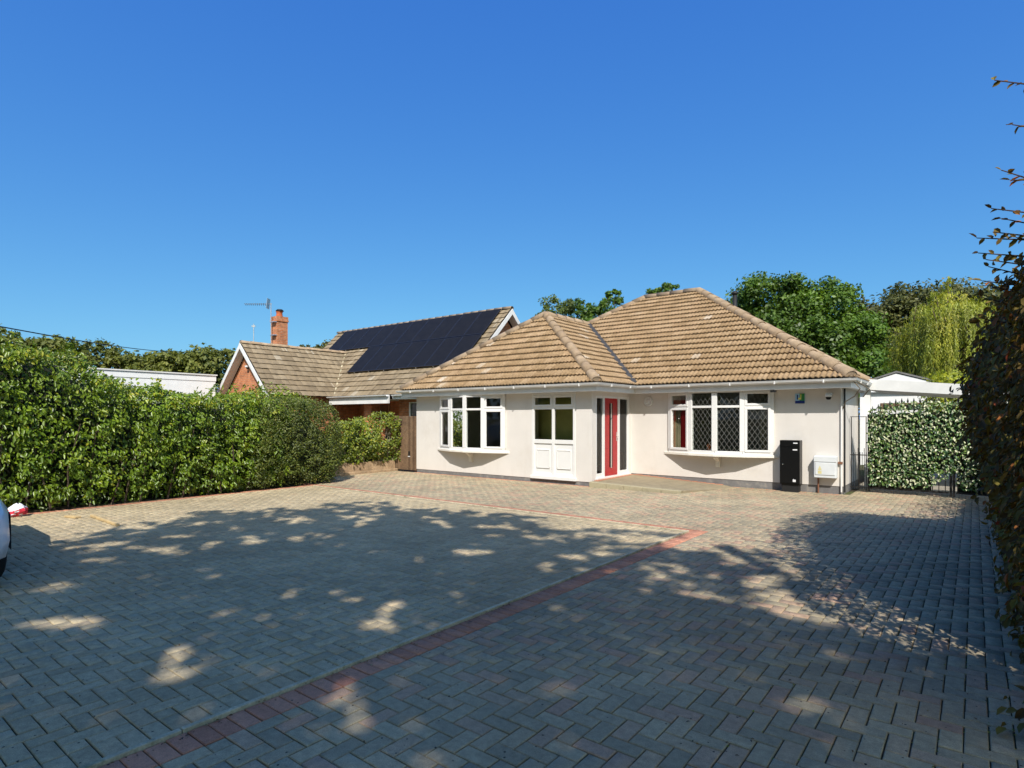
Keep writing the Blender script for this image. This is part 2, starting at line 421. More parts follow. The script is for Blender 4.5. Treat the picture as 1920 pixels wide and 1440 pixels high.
class MB:
    """collects shapes in world (or the parent's) axes and links them as one mesh"""
    def __init__(self):
        self.v, self.f, self.t = [], [], []

    def quad(self, a, b, c, d):
        n = len(self.v)
        self.v += [tuple(a), tuple(b), tuple(c), tuple(d)]
        self.f.append((n, n + 1, n + 2, n + 3))

    def poly(self, pts):
        n = len(self.v)
        self.v += [tuple(p) for p in pts]
        self.f.append(tuple(range(n, n + len(pts))))

    def box(self, x0, x1, y0, y1, z0, z1):
        n = len(self.v)
        self.v += [(x0, y0, z0), (x1, y0, z0), (x1, y1, z0), (x0, y1, z0), (x0, y0, z1), (x1, y0, z1), (x1, y1, z1), (x0, y1, z1)]
        for q in ((3, 2, 1, 0), (4, 5, 6, 7), (0, 1, 5, 4), (1, 2, 6, 5), (2, 3, 7, 6), (3, 0, 4, 7)):
            self.f.append(tuple(n + i for i in q))
        return self

    def bar(self, a, b, w, h, up=(0, 0, 1)):
        """a box along a-b, w wide, h high, centred on the line"""
        a, b = Vector(a), Vector(b)
        d = (b - a).normalized()
        u = Vector(up)
        s = d.cross(u)
        if s.length < 1e-4:
            s = d.cross(Vector((1, 0, 0)))
        s.normalize()
        u = s.cross(d).normalized()
        n = len(self.v)
        for p in (a, b):
            for i, j in ((-1, -1), (1, -1), (1, 1), (-1, 1)):
                self.v.append(tuple(p + s * (i * w / 2) + u * (j * h / 2)))
        for q in ((0, 1, 2, 3), (7, 6, 5, 4), (0, 4, 5, 1), (1, 5, 6, 2), (2, 6, 7, 3), (3, 7, 4, 0)):
            self.f.append(tuple(n + i for i in q))
        return self

    def tube(self, pts, r, seg=8, cap=True):
        pts = [Vector(p) for p in pts]
        rs = r if isinstance(r, (list, tuple)) else [r] * len(pts)
        n0 = len(self.v)
        ref = None
        for i, p in enumerate(pts):
            d = (pts[min(i + 1, len(pts) - 1)] - pts[max(i - 1, 0)]).normalized()
            if ref is None:
                ref = d.orthogonal().normalized()
            s = (ref - d * ref.dot(d))
            s = s.normalized() if s.length > 1e-6 else d.orthogonal().normalized()
            ref = s
            t = d.cross(s)
            for k in range(seg):
                a = 2 * math.pi * k / seg
                self.v.append(tuple(p + (s * math.cos(a) + t * math.sin(a)) * rs[i]))
        for i in range(len(pts) - 1):
            for k in range(seg):
                a = n0 + i * seg + k
                b = n0 + i * seg + (k + 1) % seg
                self.f.append((a, b, b + seg, a + seg))
        if cap:
            self.f.append(tuple(n0 + k for k in reversed(range(seg))))
            self.f.append(tuple(n0 + (len(pts) - 1) * seg + k for k in range(seg)))
        return self

    def lathe(self, c, prof, seg=20, axis='z'):
        """prof: (radius, height) along axis, from c"""
        n0 = len(self.v)
        for r, h in prof:
            for k in range(seg):
                a = 2 * math.pi * k / seg
                x, y = r * math.cos(a), r * math.sin(a)
                p = {'z': (x, y, h), 'y': (x, h, y), 'x': (h, x, y)}[axis]
                self.v.append((c[0] + p[0], c[1] + p[1], c[2] + p[2]))
        for i in range(len(prof) - 1):
            for k in range(seg):
                a = n0 + i * seg + k
                b = n0 + i * seg + (k + 1) % seg
                self.f.append((a, b, b + seg, a + seg))
        self.f.append(tuple(n0 + k for k in range(seg)))
        self.f.append(tuple(n0 + (len(prof) - 1) * seg + k for k in range(seg)))
        return self

    def sweep(self, path, prof, closed=False):
        """prof: (side, up) pairs in order, swept along a horizontal path with mitres; open profile becomes a sheet"""
        P = [Vector((p[0], p[1], 0)) for p in path]
        n0 = len(self.v)
        m = len(prof)
        for i, p in enumerate(P):
            d0 = (P[i] - P[i - 1]).normalized() if i else (P[1] - P[0]).normalized()
            d1 = (P[i + 1] - P[i]).normalized() if i < len(P) - 1 else d0
            n1 = Vector((d0.y, -d0.x, 0))
            n2 = Vector((d1.y, -d1.x, 0))
            b = (n1 + n2)
            b = b / max(0.2, (1 + n1.dot(n2)))
            z = path[i][2]
            for s, u in prof:
                q = p + b * s
                self.v.append((q.x, q.y, z + u))
        for i in range(len(P) - 1):
            for k in range(m if closed else m - 1):
                a, b2 = n0 + i * m + k, n0 + i * m + (k + 1) % m
                self.f.append((a, b2, b2 + m, a + m))
        if closed:
            self.f.append(tuple(n0 + k for k in reversed(range(m))))
            self.f.append(tuple(n0 + (len(P) - 1) * m + k for k in range(m)))
        return self

    def build(self, name, mat, parent=None, smooth=False, bevel=0.0, tone=None, mx=None):
        me = bpy.data.meshes.new(name)
        me.from_pydata(self.v, [], self.f)
        me.validate()
        bm = bmesh.new()
        bm.from_mesh(me)
        bmesh.ops.recalc_face_normals(bm, faces=bm.faces)
        if bevel:
            bmesh.ops.bevel(bm, geom=[e for e in bm.edges if len(e.link_faces) == 2], offset=bevel, segments=1, affect='EDGES', clamp_overlap=True)
        bm.to_mesh(me)
        bm.free()
        if smooth:
            for p in me.polygons:
                p.use_smooth = True
        if tone is not None:
            at = me.attributes.new('tone', 'FLOAT', 'FACE')
            at.data.foreach_set('value', np.full(len(me.polygons), 0.5) if np.isscalar(tone) else np.asarray(tone, dtype=np.float32))
        return link(name, me, mat, parent, mx)


def sheet(name, V, F, mat, parent=None, tone=None, smooth=False):
    """V (n,3), F (m,k) all faces of one size; fast"""
    V = np.asarray(V, dtype=np.float32)
    F = np.asarray(F, dtype=np.int32)
    me = bpy.data.meshes.new(name)
    m, k = F.shape
    me.vertices.add(len(V))
    me.vertices.foreach_set('co', V.ravel())
    me.loops.add(m * k)
    me.loops.foreach_set('vertex_index', F.ravel())
    me.polygons.add(m)
    me.polygons.foreach_set('loop_start', np.arange(0, m * k, k, dtype=np.int32))
    if smooth:
        me.polygons.foreach_set('use_smooth', np.ones(m, dtype=bool))
    me.update(calc_edges=True)
    if tone is not None:
        a = me.attributes.new('tone', 'FLOAT', 'FACE')
        a.data.foreach_set('value', np.asarray(tone, dtype=np.float32))
    return link(name, me, mat, parent)


def norm(a):
    return a / np.maximum(1e-9, np.linalg.norm(a, axis=1, keepdims=True))


def leaves(name, P, N, size, mat, parent=None, tone=None, ratio=0.5, detail=True, axis=None, spread=0.8):
    """a leaf at each P facing roughly N; folded ovate blade of two quads, or one diamond"""
    n = len(P)
    N = norm(np.asarray(N) + rng.normal(0, spread * 0.5, (n, 3)))
    A = rng.normal(0, 1, (n, 3)) if axis is None else np.asarray(axis) + rng.normal(0, 0.35, (n, 3))
    A = norm(A - N * np.sum(A * N, axis=1, keepdims=True))
    B = np.cross(N, A)
    L = (np.asarray(size) * np.ones(n))[:, None]
    W = L * ratio * 0.5
    t = rng.random(n) if tone is None else tone
    if detail:
        f = W * 0.35
        q = [P, P + A * L * 0.28 + B * W * 0.85 + N * f, P + A * L * 0.66 + B * W * 0.80 + N * f * 0.8, P + A * L - N * L * 0.10,
             P + A * L * 0.66 - B * W * 0.80 + N * f * 0.8, P + A * L * 0.28 - B * W * 0.85 + N * f]
        V = np.stack(q, axis=1).reshape(-1, 3)
        b = np.arange(n)[:, None] * 6
        F = np.concatenate([b + np.array([[0, 1, 2, 3]]), b + np.array([[0, 3, 4, 5]])], axis=0)
        return sheet(name, V, F, mat, parent, np.concatenate([t, t]))
    q = [P - A * L * 0.5, P + B * W + A * L * 0.05, P + A * L * 0.5, P - B * W + A * L * 0.05]
    V = np.stack(q, axis=1).reshape(-1, 3)
    F = np.arange(n)[:, None] * 4 + np.array([[0, 1, 2, 3]])
    return sheet(name, V, F, mat, parent, t)


def project(p):
    v = np.asarray(p, dtype=float) - CAM
    d = v @ FWD
    d = np.where(np.abs(d) < 1e-6, 1e-6, d)
    return 960 + 1105 * (v @ RGT) / d, 784 - 1105 * v[..., 2] / d, d


def wall_sheet(mb, axis, at, back, u0, u1, z0, z1, holes=()):
    """a wall with rectangular openings; axis 'y': faces at y=at, u is x. back: the plane of its inner face. Front, back and reveals."""
    us = sorted({u0, u1, *[h[0] for h in holes], *[h[1] for h in holes]})
    zs = sorted({z0, z1, *[h[2] for h in holes], *[h[3] for h in holes]})
    us = [u for u in us if u0 - 1e-6 <= u <= u1 + 1e-6]
    zs = [z for z in zs if z0 - 1e-6 <= z <= z1 + 1e-6]
    P = (lambda u, w, z: (u, w, z)) if axis == 'y' else (lambda u, w, z: (w, u, z))

    def solid(i, j):
        if i < 0 or j < 0 or i >= len(us) - 1 or j >= len(zs) - 1:
            return False
        cu, cz = (us[i] + us[i + 1]) / 2, (zs[j] + zs[j + 1]) / 2
        return not any(h[0] < cu < h[1] and h[2] < cz < h[3] for h in holes)
    for i in range(len(us) - 1):
        for j in range(len(zs) - 1):
            if not solid(i, j):
                continue
            a, b, c, d = us[i], us[i + 1], zs[j], zs[j + 1]
            mb.quad(P(a, at, c), P(b, at, c), P(b, at, d), P(a, at, d))
            mb.quad(P(a, back, d), P(b, back, d), P(b, back, c), P(a, back, c))
            if not solid(i - 1, j):
                mb.quad(P(a, back, c), P(a, at, c), P(a, at, d), P(a, back, d))
            if not solid(i + 1, j):
                mb.quad(P(b, at, c), P(b, back, c), P(b, back, d), P(b, at, d))
            if not solid(i, j - 1):
                mb.quad(P(a, at, c), P(a, back, c), P(b, back, c), P(b, at, c))
            if not solid(i, j + 1):
                mb.quad(P(a, at, d), P(b, at, d), P(b, back, d), P(a, back, d))


# ------------------------------------------------------------------ ground and driveway
mb = MB()
mb.quad((-900, -900, -0.06), (900, -900, -0.06), (900, 900, -0.06), (-900, 900, -0.06))
tag(mb.build('ground', M['soil']), kind='structure')

mb = MB()
mb.quad((-13.95, -3, -0.0105), (0.75, -3, -0.0105), (0.75, 15.4, -0.0105), (-13.95, 15.4, -0.0105))
drive = tag(mb.build('driveway', M['joint']), kind='structure')
mb = MB()
mb.quad((-2.2, 15.4, -0.006), (3.5, 15.4, -0.006), (3.5, 30, -0.006), (-2.2, 30, -0.006))
tag(mb.build('yard_paving', M['concrete']), kind='structure')

G = 0.1006
pav = []          # x0, x1, y0, y1, palette, tone


def herring(ox, oy, inside, pal, x0, x1, y0, y1):
    for i in range(int((x0 - ox) / G) - 1, int((x1 - ox) / G) + 2):
        for j in range(int((y0 - oy) / G) - 1, int((y1 - oy) / G) + 2):
            k = (i - j) % 4
            if k == 0:
                other = (i + 1, j)
            elif k == 3:
                other = (i, j + 1)
            else:
                continue
            cells = [c for c in ((i, j), other) if inside(ox + (c[0] + 0.5) * G, oy + (c[1] + 0.5) * G)]
            if not cells:
                continue
            a, b = min(c[0] for c in cells), max(c[0] for c in cells) + 1
            c0, c1 = min(c[1] for c in cells), max(c[1] for c in cells) + 1
            pav.append((ox + a * G, ox + b * G, oy + c0 * G, oy + c1 * G, pal, rnd.random()))


XE, YE = -3.20, 8.04          # inner corner of the pale edging strip
herring(XE - 2 * G, YE - 2 * G, lambda x, y: -12.32 < x < XE - 2 * G and -2.0 < y < YE - 2 * G, 'grey', -12.4, XE, -2, YE)
for k in range(100):          # header course along the strip
    y = YE - (k + 1) * G
    pav.append((XE - 2 * G, XE, y, y + G, 'grey', rnd.random()))
for k in range(2, 91):
    x = XE - (k + 1) * G
    pav.append((x, x + G, YE - 2 * G, YE, 'grey', rnd.random()))
XR, YR = XE + 0.037 + 2 * G, YE + 0.037 + 2 * G
for k in range(103):          # red headers
    y = YR - (k + 1) * G
    pav.append((XE + 0.037, XR, y, y + G, 'red', rnd.random()))
for k in range(100):
    x = XE + 0.037 - (k + 1) * G
    if x > -13.0:
        pav.append((x, x + G, YE + 0.037, YR, 'red', rnd.random()))
for k in range(105):          # red edge beside the hedge
    y = -2.0 + k * G
    if y < YE:
        pav.append((-12.32 - 2 * G, -12.32, y, y + G, 'red', rnd.random()))


def far_in(x, y):
    if y < YR:
        return XR < x < 0.62 and y > -2.0
    if y < 8.75:
        return -12.6 < x < 0.62
    if y < 11.9:
        return -13.85 < x < 0.62
    if y < 13.98:
        return -7.0 < x < 0.62 and not (x < -4.95 - 0.0 * y)
    return -2.1 < x < 0.62 and y < 15.3


herring(XR, YR, far_in, 'mix', -14, 0.7, -2, 15.4)
for k in range(60):
    x = -13.06 + k * G
    pav.append((x, x + G, 11.9, 12.0, 'red', rnd.random()))
for k in range(27):
    x = -4.95 + k * G
    pav.append((x, x + G, 13.87, 13.97, 'red', rnd.random()))


def paver_geo(x0, x1, y0, y1):
    g, b = 0.0028, 0.0045
    x0, x1, y0, y1 = x0 + g + rnd.uniform(-.0008, .0015), x1 - g - rnd.uniform(-.0008, .0015), y0 + g + rnd.uniform(-.0008, .0015), y1 - g - rnd.uniform(-.0008, .0015)
    z = rnd.uniform(-0.0016, 0.0022)
    tx, ty = rnd.uniform(-0.009, 0.009), rnd.uniform(-0.009, 0.009)
    cx, cy = (x0 + x1) / 2, (y0 + y1) / 2
    V = []
    for s, dz in ((b, 0.0), (0.0, -0.004), (0.0, -0.03)):
        for x, y in ((x0 + s, y0 + s), (x1 - s, y0 + s), (x1 - s, y1 - s), (x0 + s, y1 - s)):
            V.append((x, y, z + dz + tx * (x - cx) + ty * (y - cy)))
    return V


PF = [(0, 1, 2, 3)] + [(4 + i, 4 + (i + 1) % 4, (i + 1) % 4, i) for i in range(4)] + [(8 + i, 8 + (i + 1) % 4, 4 + (i + 1) % 4, 4 + i) for i in range(4)]
sc = []
for n, p in enumerate(pav):
    px, py, d = project(((p[0] + p[1]) / 2, (p[2] + p[3]) / 2, 0))
    vis = d > 0.5 and 20 < px < 1890 and 800 < py < 1432 and not (px > 1800 and py < 1100)
    sc.append((-(1.0 / d ** 3) if vis else 1.0, n))
sc.sort()
single = {n for s, n in sc[:300] if s < 0}
bulk = {}
for n, p in enumerate(pav):
    V = paver_geo(*p[:4])
    if n in single:
        me = bpy.data.meshes.new('paver')
        me.from_pydata(V, [], PF)
        at = me.attributes.new('tone', 'FLOAT', 'FACE')
        at.data.foreach_set('value', np.full(9, p[5], dtype=np.float32))
        link('paver', me, M['paver_' + p[4]], drive)
    else:
        bulk.setdefault(p[4], []).append((V, p[5]))
for pal, lst in bulk.items():
    V = np.array([q[0] for q in lst]).reshape(-1, 3)
    F = (np.arange(len(lst))[:, None, None] * 12 + np.array(PF)[None]).reshape(-1, 4)
    o = sheet({'grey': 'grey_paving', 'mix': 'mixed_paving', 'red': 'red_paving'}[pal], V, F, M['paver_' + pal], drive, np.repeat([q[1] for q in lst], 9))
    tag(o, kind='stuff')
# the pale edging strip, in lengths butted end to end
seg = [(-2.0, 0.35), (0.35, 1.32), (1.32, 3.7), (3.7, 6.1), (6.1, YE + 0.035)]
for a, b in seg:
    MB().box(XE + 0.001, XE + 0.034, a + 0.003, b - 0.002, -0.03, 0.017 + rnd.uniform(-.002, .002)).build('edging_strip', M['strip'], drive, bevel=0.003)
for a, b in ((-12.3, -9.9), (-9.9, -7.5), (-7.5, -5.1), (-5.1, XE)):
    MB().box(a + 0.003, b - 0.002, YE + 0.001, YE + 0.034, -0.03, 0.015).build('edging_strip', M['strip'], drive, bevel=0.003)

# raised paving in front of the door: a step at its west end that dies into the drive at its east end
A, B, C_, D = (-7.03, 11.93, 0.125), (-4.90, 12.10, 0.055), (-4.62, 13.96, 0.03), (-7.03, 13.96, 0.15)
mb = MB()
top = [A, B, C_, D]
n = 8
for i in range(n):
    for j in range(n):
        def q(u, v):
            a = Vector(A).lerp(Vector(B), u)
            b = Vector(D).lerp(Vector(C_), u)
            return tuple(a.lerp(b, v))
        mb.quad(q(i / n, j / n), q((i + 1) / n, j / n), q((i + 1) / n, (j + 1) / n), q(i / n, (j + 1) / n))
mb.quad(B, (B[0], B[1], -0.03), (C_[0] + 0.35, C_[1], -0.03), C_)
step = tag(mb.build('entrance_step', M['stepmat']), kind='structure')
for k in range(5):
    a = Vector(A).lerp(Vector(B), k / 5 + 0.002)
    b = Vector(A).lerp(Vector(B), (k + 1) / 5 - 0.002)
    mb = MB()
    n0 = len(mb.v)
    for p in (a, b):
        mb.v += [(p.x, p.y - 0.10, -0.02), (p.x, p.y - 0.003, -0.02), (p.x, p.y - 0.003, p.z + 0.006), (p.x, p.y - 0.10, p.z)]
    mb.f += [(0, 1, 2, 3), (7, 6, 5, 4), (0, 4, 5, 1), (1, 5, 6, 2), (2, 6, 7, 3), (3, 7, 4, 0)]
    mb.build('kerb_block', M['kerbstone'], step, bevel=0.008)
for k in range(24):           # red bricks on edge below the door and along the wall
    if k < 18:
        y = 12.05 + k * 0.105
        if y < 13.85:
            MB().box(-7.02, -6.92, y, y + 0.098, 0.02, 0.140 + 0.012 * k / 18).build('brick', M['paver_red'], step, tone=0.5)
for k in range(11):
    x = -6.9 + k * 0.205
    MB().box(x, x + 0.198, 13.88, 13.975, -0.02, 0.150 - 0.0105 * k).build('brick', M['paver_red'], step, tone=0.5)

# moss and seedlings in the joints near the hedge and the strip
n = 1500
kx = rng.integers(-2, 34, n)
X = XR + (33 - np.abs(rng.normal(0, 9, n)).astype(int)) * G + rng.normal(0, 0.0015, n)
Y = rng.uniform(1.5, 13.5, n)
a_ = rng.random(n) < 0.3
X = np.where(a_, XE - 0.004 + rng.normal(0, 0.004, n), X)
Y = np.where(a_, rng.uniform(0.5, 5.5, n), Y)
o = leaves('moss', np.stack([X, Y, -0.003 + rng.random(n) * 0.004], 1), np.tile((0, 0, 1.0), (n, 1)), rng.uniform(0.006, 0.016, n), M['climber'], ratio=0.7, spread=0.9)
tag(o, 'moss and tiny weeds in the joints of the block paving', 'moss', kind='stuff')

# debris on the drive
n = 900
X = rng.uniform(-9, 0.5, n)
Y = rng.uniform(0.4, 9, n)
w = rng.random(n)
X = np.where(w < 0.45, 0.25 - np.abs(rng.normal(0, 0.8, n)), X)
Y = np.where(w < 0.45, rng.uniform(2.0, 14, n), Y)
X = np.where((w > 0.45) & (w < 0.62), -3.13 + rng.normal(0, 0.03, n), X)
Y = np.where((w > 0.45) & (w < 0.62), rng.uniform(0.6, 4.0, n), Y)
X = np.where(w > 0.82, -12.1 + rng.normal(0, 0.25, n), X)
Y = np.where(w > 0.82, rng.uniform(1.5, 9, n), Y)
o = leaves('leaf_litter', np.stack([X, Y, 0.007 + rng.random(n) * 0.004], 1), np.tile((0, 0, 1.0), (n, 1)), rng.uniform(0.006, 0.024, n), M['litter'], ratio=0.6, spread=0.35)
tag(o, 'small brown and yellow fallen leaves scattered over the block paving', 'leaf litter', kind='stuff')

# ------------------------------------------------------------------ the bungalow
EZ = 2.42                       # eaves
HL, HR_, HB = -13.05, -2.17, 23.2
FY, DX, GY = 12.02, -7.06, 14.0  # front wall, door return, recessed front wall
bung = empty('bungalow', (-7.5, 18.0, 0), label='cream rendered bungalow with tan hipped tile roof and red front door', cat='house')
bung_inv = Matrix.Translation((7.5, -18.0, 0))


def part(mb, name, mat, parent=bung, **k):
    o = mb.build(name, mat, None, **k)
    o.parent = parent
    if parent is bung:
        o.matrix_parent_inverse = bung_inv
    return o


PL = 0.095
PT = 0.165                      # top of plinth on the recessed front
WL = (-12.01, -9.66, 0.735, 2.235)   # bow openings
WR = (-5.99, -3.55, 0.765, 2.265)
UN = (-8.80, -7.51, 0.12, 2.225)
DR = (12.20, 13.93, 0.15, 2.14)
mb = MB()
wall_sheet(mb, 'y', FY, FY + 0.28, HL, DX - 0.2, PL, EZ + 0.1, [WL, UN])
part(mb, 'front_wall', M['render'])
mb = MB()
wall_sheet(mb, 'x', DX, DX - 0.2, FY, GY, PL, EZ + 0.1, [DR])
part(mb, 'porch_wall', M['render'])
mb = MB()
wall_sheet(mb, 'y', GY, GY + 0.28, DX, HR_, PT, EZ + 0.1, [WR])
part(mb, 'recessed_front_wall', M['render'])
mb = MB()
wall_sheet(mb, 'x', HR_, HR_ - 0.28, GY + 0.28, 16.05, PT, EZ + 0.1, [])
part(mb, 'side_wall', M['render'])
mb = MB()                         # the garden side runs back at an angle from the passage
mb.quad((HR_, 16.05, 0.0), (-5.4, HB, 0.0), (-5.4, HB, EZ + 0.1), (HR_, 16.05, EZ + 0.1))
part(mb, 'garden_wall', M['render'])
mb = MB()
wall_sheet(mb, 'x', HL, HL + 0.28, FY + 0.28, HB - 0.28, PL, EZ + 0.1, [])
part(mb, 'side_wall', M['render'])
mb = MB()
wall_sheet(mb, 'y', HB, HB - 0.28, HL, -5.4, PL, EZ + 0.1, [])
part(mb, 'rear_wall', M['render'])
mb = MB()
mb.box(HL + 0.012, DX - 0.012, FY + 0.012, FY + 0.2, -0.05, PL + 0.002)
part(mb, 'plinth', M['plinth'])
mb = MB()
mb.box(DX, HR_ - 0.012, GY + 0.012, GY + 0.2, -0.05, PT + 0.002)
part(mb, 'plinth', M['plinth'])
mb = MB()
mb.box(HR_ - 0.2, HR_ - 0.012, GY + 0.2, 16.03, -0.05, PT + 0.002)
part(mb, 'plinth', M['plinth'])
# rooms behind the windows
mb = MB()
mb.quad((HL + 0.3, FY + 0.3, 0.13), (DX - 0.21, FY + 0.3, 0.13), (DX - 0.21, HB - 0.3, 0.13), (HL + 0.3, HB - 0.3, 0.13))
mb.poly([(DX - 0.21, GY + 0.3, 0.13), (HR_ - 0.3, GY + 0.3, 0.13), (HR_ - 0.3, 15.2, 0.13), (-3.0, 16.9, 0.13), (DX - 0.21, 16.9, 0.13)])
part(mb, 'room_floor', M['interior_floor'])
mb = MB()
mb.quad((HL + 0.3, FY + 0.3, EZ + 0.02), (DX - 0.22, FY + 0.3, EZ + 0.02), (DX - 0.22, HB - 0.3, EZ + 0.02), (HL + 0.3, HB - 0.3, EZ + 0.02))
mb.poly([(DX - 0.22, GY + 0.3, EZ + 0.02), (HR_ - 0.3, GY + 0.3, EZ + 0.02), (HR_ - 0.3, 15.2, EZ + 0.02), (-3.0, 16.9, EZ + 0.02), (DX - 0.22, 16.9, EZ + 0.02)])
part(mb, 'room_ceiling', M['interior'])
for q in ((HL + 0.3, -9.25, 16.2, 16.3), (-9.25, -9.15, FY + 0.31, 16.3), (DX - 0.1, DX, GY + 0.31, 16.8), (DX, -3.0, 16.8, 16.9)):
    part(MB().box(*q, 0.13, EZ), 'inner_partition', M['interior'])
mb = MB()
mb.box(-9.14, DX - 0.25, 12.52, 12.60, 0.13, EZ)  # panel added close behind the glazed screen to give its olive reflection
part(mb, 'reflection_panel', M['olive_reflection'])


# --- bow windows
def bow(x0, x1, z0, z1, wy, lattice, nm):
    offs = [0.035, 0.225, 0.30, 0.225, 0.035]
    xs = [x0 + (x1 - x0) * i / 4 for i in range(5)]
    P = [Vector((xs[i], wy - offs[i], 0)) for i in range(5)]
    fr = MB()
    panes = []
    sashes = []
    zt = z1 - 0.40               # transom
    for i in range(5):           # posts
        p = P[i]
        d = (P[min(i + 1, 4)] - P[max(i - 1, 0)]).normalized()
        w = 0.125 if 0 < i < 4 else 0.085
        q = p + d * (0.03 if i == 0 else (-0.03 if i == 4 else 0))
        fr.bar((q.x, q.y + 0.02, z0 + 0.07), (q.x, q.y + 0.02, z1 - 0.07), w, 0.085, up=(-d.y, d.x, 0))
    for i in range(4):
        a, b = P[i], P[i + 1]
        d = (b - a).normalized()
        nrm = Vector((d.y, -d.x, 0))
        lo = Vector((0, 0, z0 + 0.035))
        for z, h in ((z0 + 0.035, 0.075), (z1 - 0.035, 0.075), (zt, 0.055)):
            e = 0.05 if z == zt else 0.0
            fr.bar(a + d * e + Vector((0, 0.02, z)), b - d * e + Vector((0, 0.02, z)), 0.08, h)
        a2, b2 = a + d * 0.05, b - d * 0.05
        for zz0, zz1, top in ((z0 + 0.072, zt - 0.027, False), (zt + 0.027, z1 - 0.072, True)):
            e = 0.0
            if i in (0, 3):      # opening lights have a sash of their own, proud of the frame
                s = MB()
                t = 0.055
                A0, B0 = a2 + nrm * 0.012, b2 + nrm * 0.012
                for p, q in (((A0, zz0 - 0.012), (B0, zz0 - 0.012)), ((A0, zz1 + 0.012), (B0, zz1 + 0.012))):
                    s.bar((p[0].x, p[0].y, p[1] + (t / 2 if p[1] < (zz0 + zz1) / 2 else -t / 2)), (q[0].x, q[0].y, q[1] + (t / 2 if q[1] < (zz0 + zz1) / 2 else -t / 2)), 0.05, t)
                for p, sg in ((A0, 1), (B0, -1)):
                    c = p + d * (sg * t / 2)
                    s.bar((c.x, c.y, zz0 + t - 0.012), (c.x, c.y, zz1 - t + 0.012), t, 0.05, up=nrm)
                sashes.append(s)
                e = 0.043
            pa, pb = a2 + d * e - nrm * 0.004, b2 - d * e - nrm * 0.004
            panes.append((pa, pb, zz0 + e, zz1 - e, i, top, nrm))
    f = part(fr, 'window_frame', M['upvc'], bevel=0.006)
    tag(f, label=nm)
    for s in sashes:
        part(s, 'sash', M['upvc'], f, bevel=0.005)
    for pa, pb, za, zb, i, top, nrm in panes:
        m = MB()
        m.quad((pa.x, pa.y, za), (pb.x, pb.y, za), (pb.x, pb.y, zb), (pa.x, pa.y, zb))
        part(m, 'pane', M['glass'], f)
        if lattice(i, top):
            m = MB()
            d = (pb - pa)
            Wd = d.length
            d.normalize()
            gx, gz = 0.112, 0.165
            Hh = zb - za
            o_ = pa + nrm * 0.005
            for sgn in (1, -1):
                k = -20
                while k < 40:
                    # line: x/gx - sgn*z/gz = k  (clipped to the pane)
                    pts = []
                    for z in (0, Hh):
                        x = gx * (k + sgn * z / gz)
                        pts.append((x, z))
                    (xa, zA), (xb, zB) = pts
                    lo_, hi_ = 0.0, 1.0
                    dx = xb - xa
                    for bound, s in ((0.0, 1), (Wd, -1)):
                        va, vb = s * (xa - bound), s * (xb - bound)
                        if va < 0 and vb < 0:
                            lo_, hi_ = 1, 0
                        elif va < 0:
                            lo_ = max(lo_, va / (va - vb))
                        elif vb < 0:
                            hi_ = min(hi_, va / (va - vb))
                    if hi_ - lo_ > 0.02:
                        q0 = o_ + d * (xa + dx * lo_) + Vector((0, 0, za + Hh * lo_))
                        q1 = o_ + d * (xa + dx * hi_) + Vector((0, 0, za + Hh * hi_))
                        m.bar(q0, q1, 0.003, 0.0055, up=nrm.cross(q1 - q0))
                    k += 1
            part(m, 'lead_lattice', M['lead'], f)
    so = [0.0, 0.27, 0.36, 0.27, 0.0]
    sx = [x0 - 0.15, x0 + (x1 - x0) * 0.24, (x0 + x1) / 2, x1 - (x1 - x0) * 0.24, x1 + 0.13]
    m = MB()
    ring = [(sx[i], wy - 0.012 - so[i]) for i in range(5)]
    base = [(sx[4], wy + 0.03), (sx[0], wy + 0.03)]
    pts = ring + base
    zt_, zb_ = z0 + 0.004, z0 - 0.062
    n0 = len(m.v)
    k = len(pts)
    m.v += [(x, y, zt_) for x, y in pts] + [(x, y, zb_) for x, y in pts]
    m.f.append(tuple(range(k)))
    m.f.append(tuple(range(2 * k - 1, k - 1, -1)))
    for i in range(k):
        m.f.append((i, (i + 1) % k, k + (i + 1) % k, k + i))
    part(m, 'sill', M['sill'], f, bevel=0.008)
    m = MB()                     # scrolled bracket under the sill
    xc = (x0 + x1) / 2
    prof = [(0, zb_), (-0.22, zb_), (-0.22, zb_ - 0.035), (-0.15, zb_ - 0.07), (-0.09, zb_ - 0.12), (-0.085, zb_ - 0.19), (-0.07, zb_ - 0.26), (0, zb_ - 0.26)]
    m.poly([(xc - 0.05, wy + y, z) for y, z in prof])
    m.poly([(xc + 0.05, wy + y, z) for y, z in prof][::-1])
    for i in range(len(prof)):
        (ya, za_), (yb, zb2) = prof[i], prof[(i + 1) % len(prof)]
        m.quad((xc - 0.05, wy + ya, za_), (xc - 0.05, wy + yb, zb2), (xc + 0.05, wy + yb, zb2), (xc + 0.05, wy + ya, za_))
    part(m, 'sill_bracket', M['sill'], f)
    # flat head between the bow and the soffit
    m = MB()
    m.poly([(p.x, p.y - 0.02, z1 + 0.0) for p in P] + [(x1, wy + 0.28, z1), (x0, wy + 0.28, z1)])
    part(m, 'window_head', M['upvc'], f)
    return f


bow(*WL, FY, lambda i, top: False, 'white bow window without curtains beside the wooden gate')
bow(*WR, GY, lambda i, top: not (i == 0), 'white bow window with diamond leaded panes beside the black box')

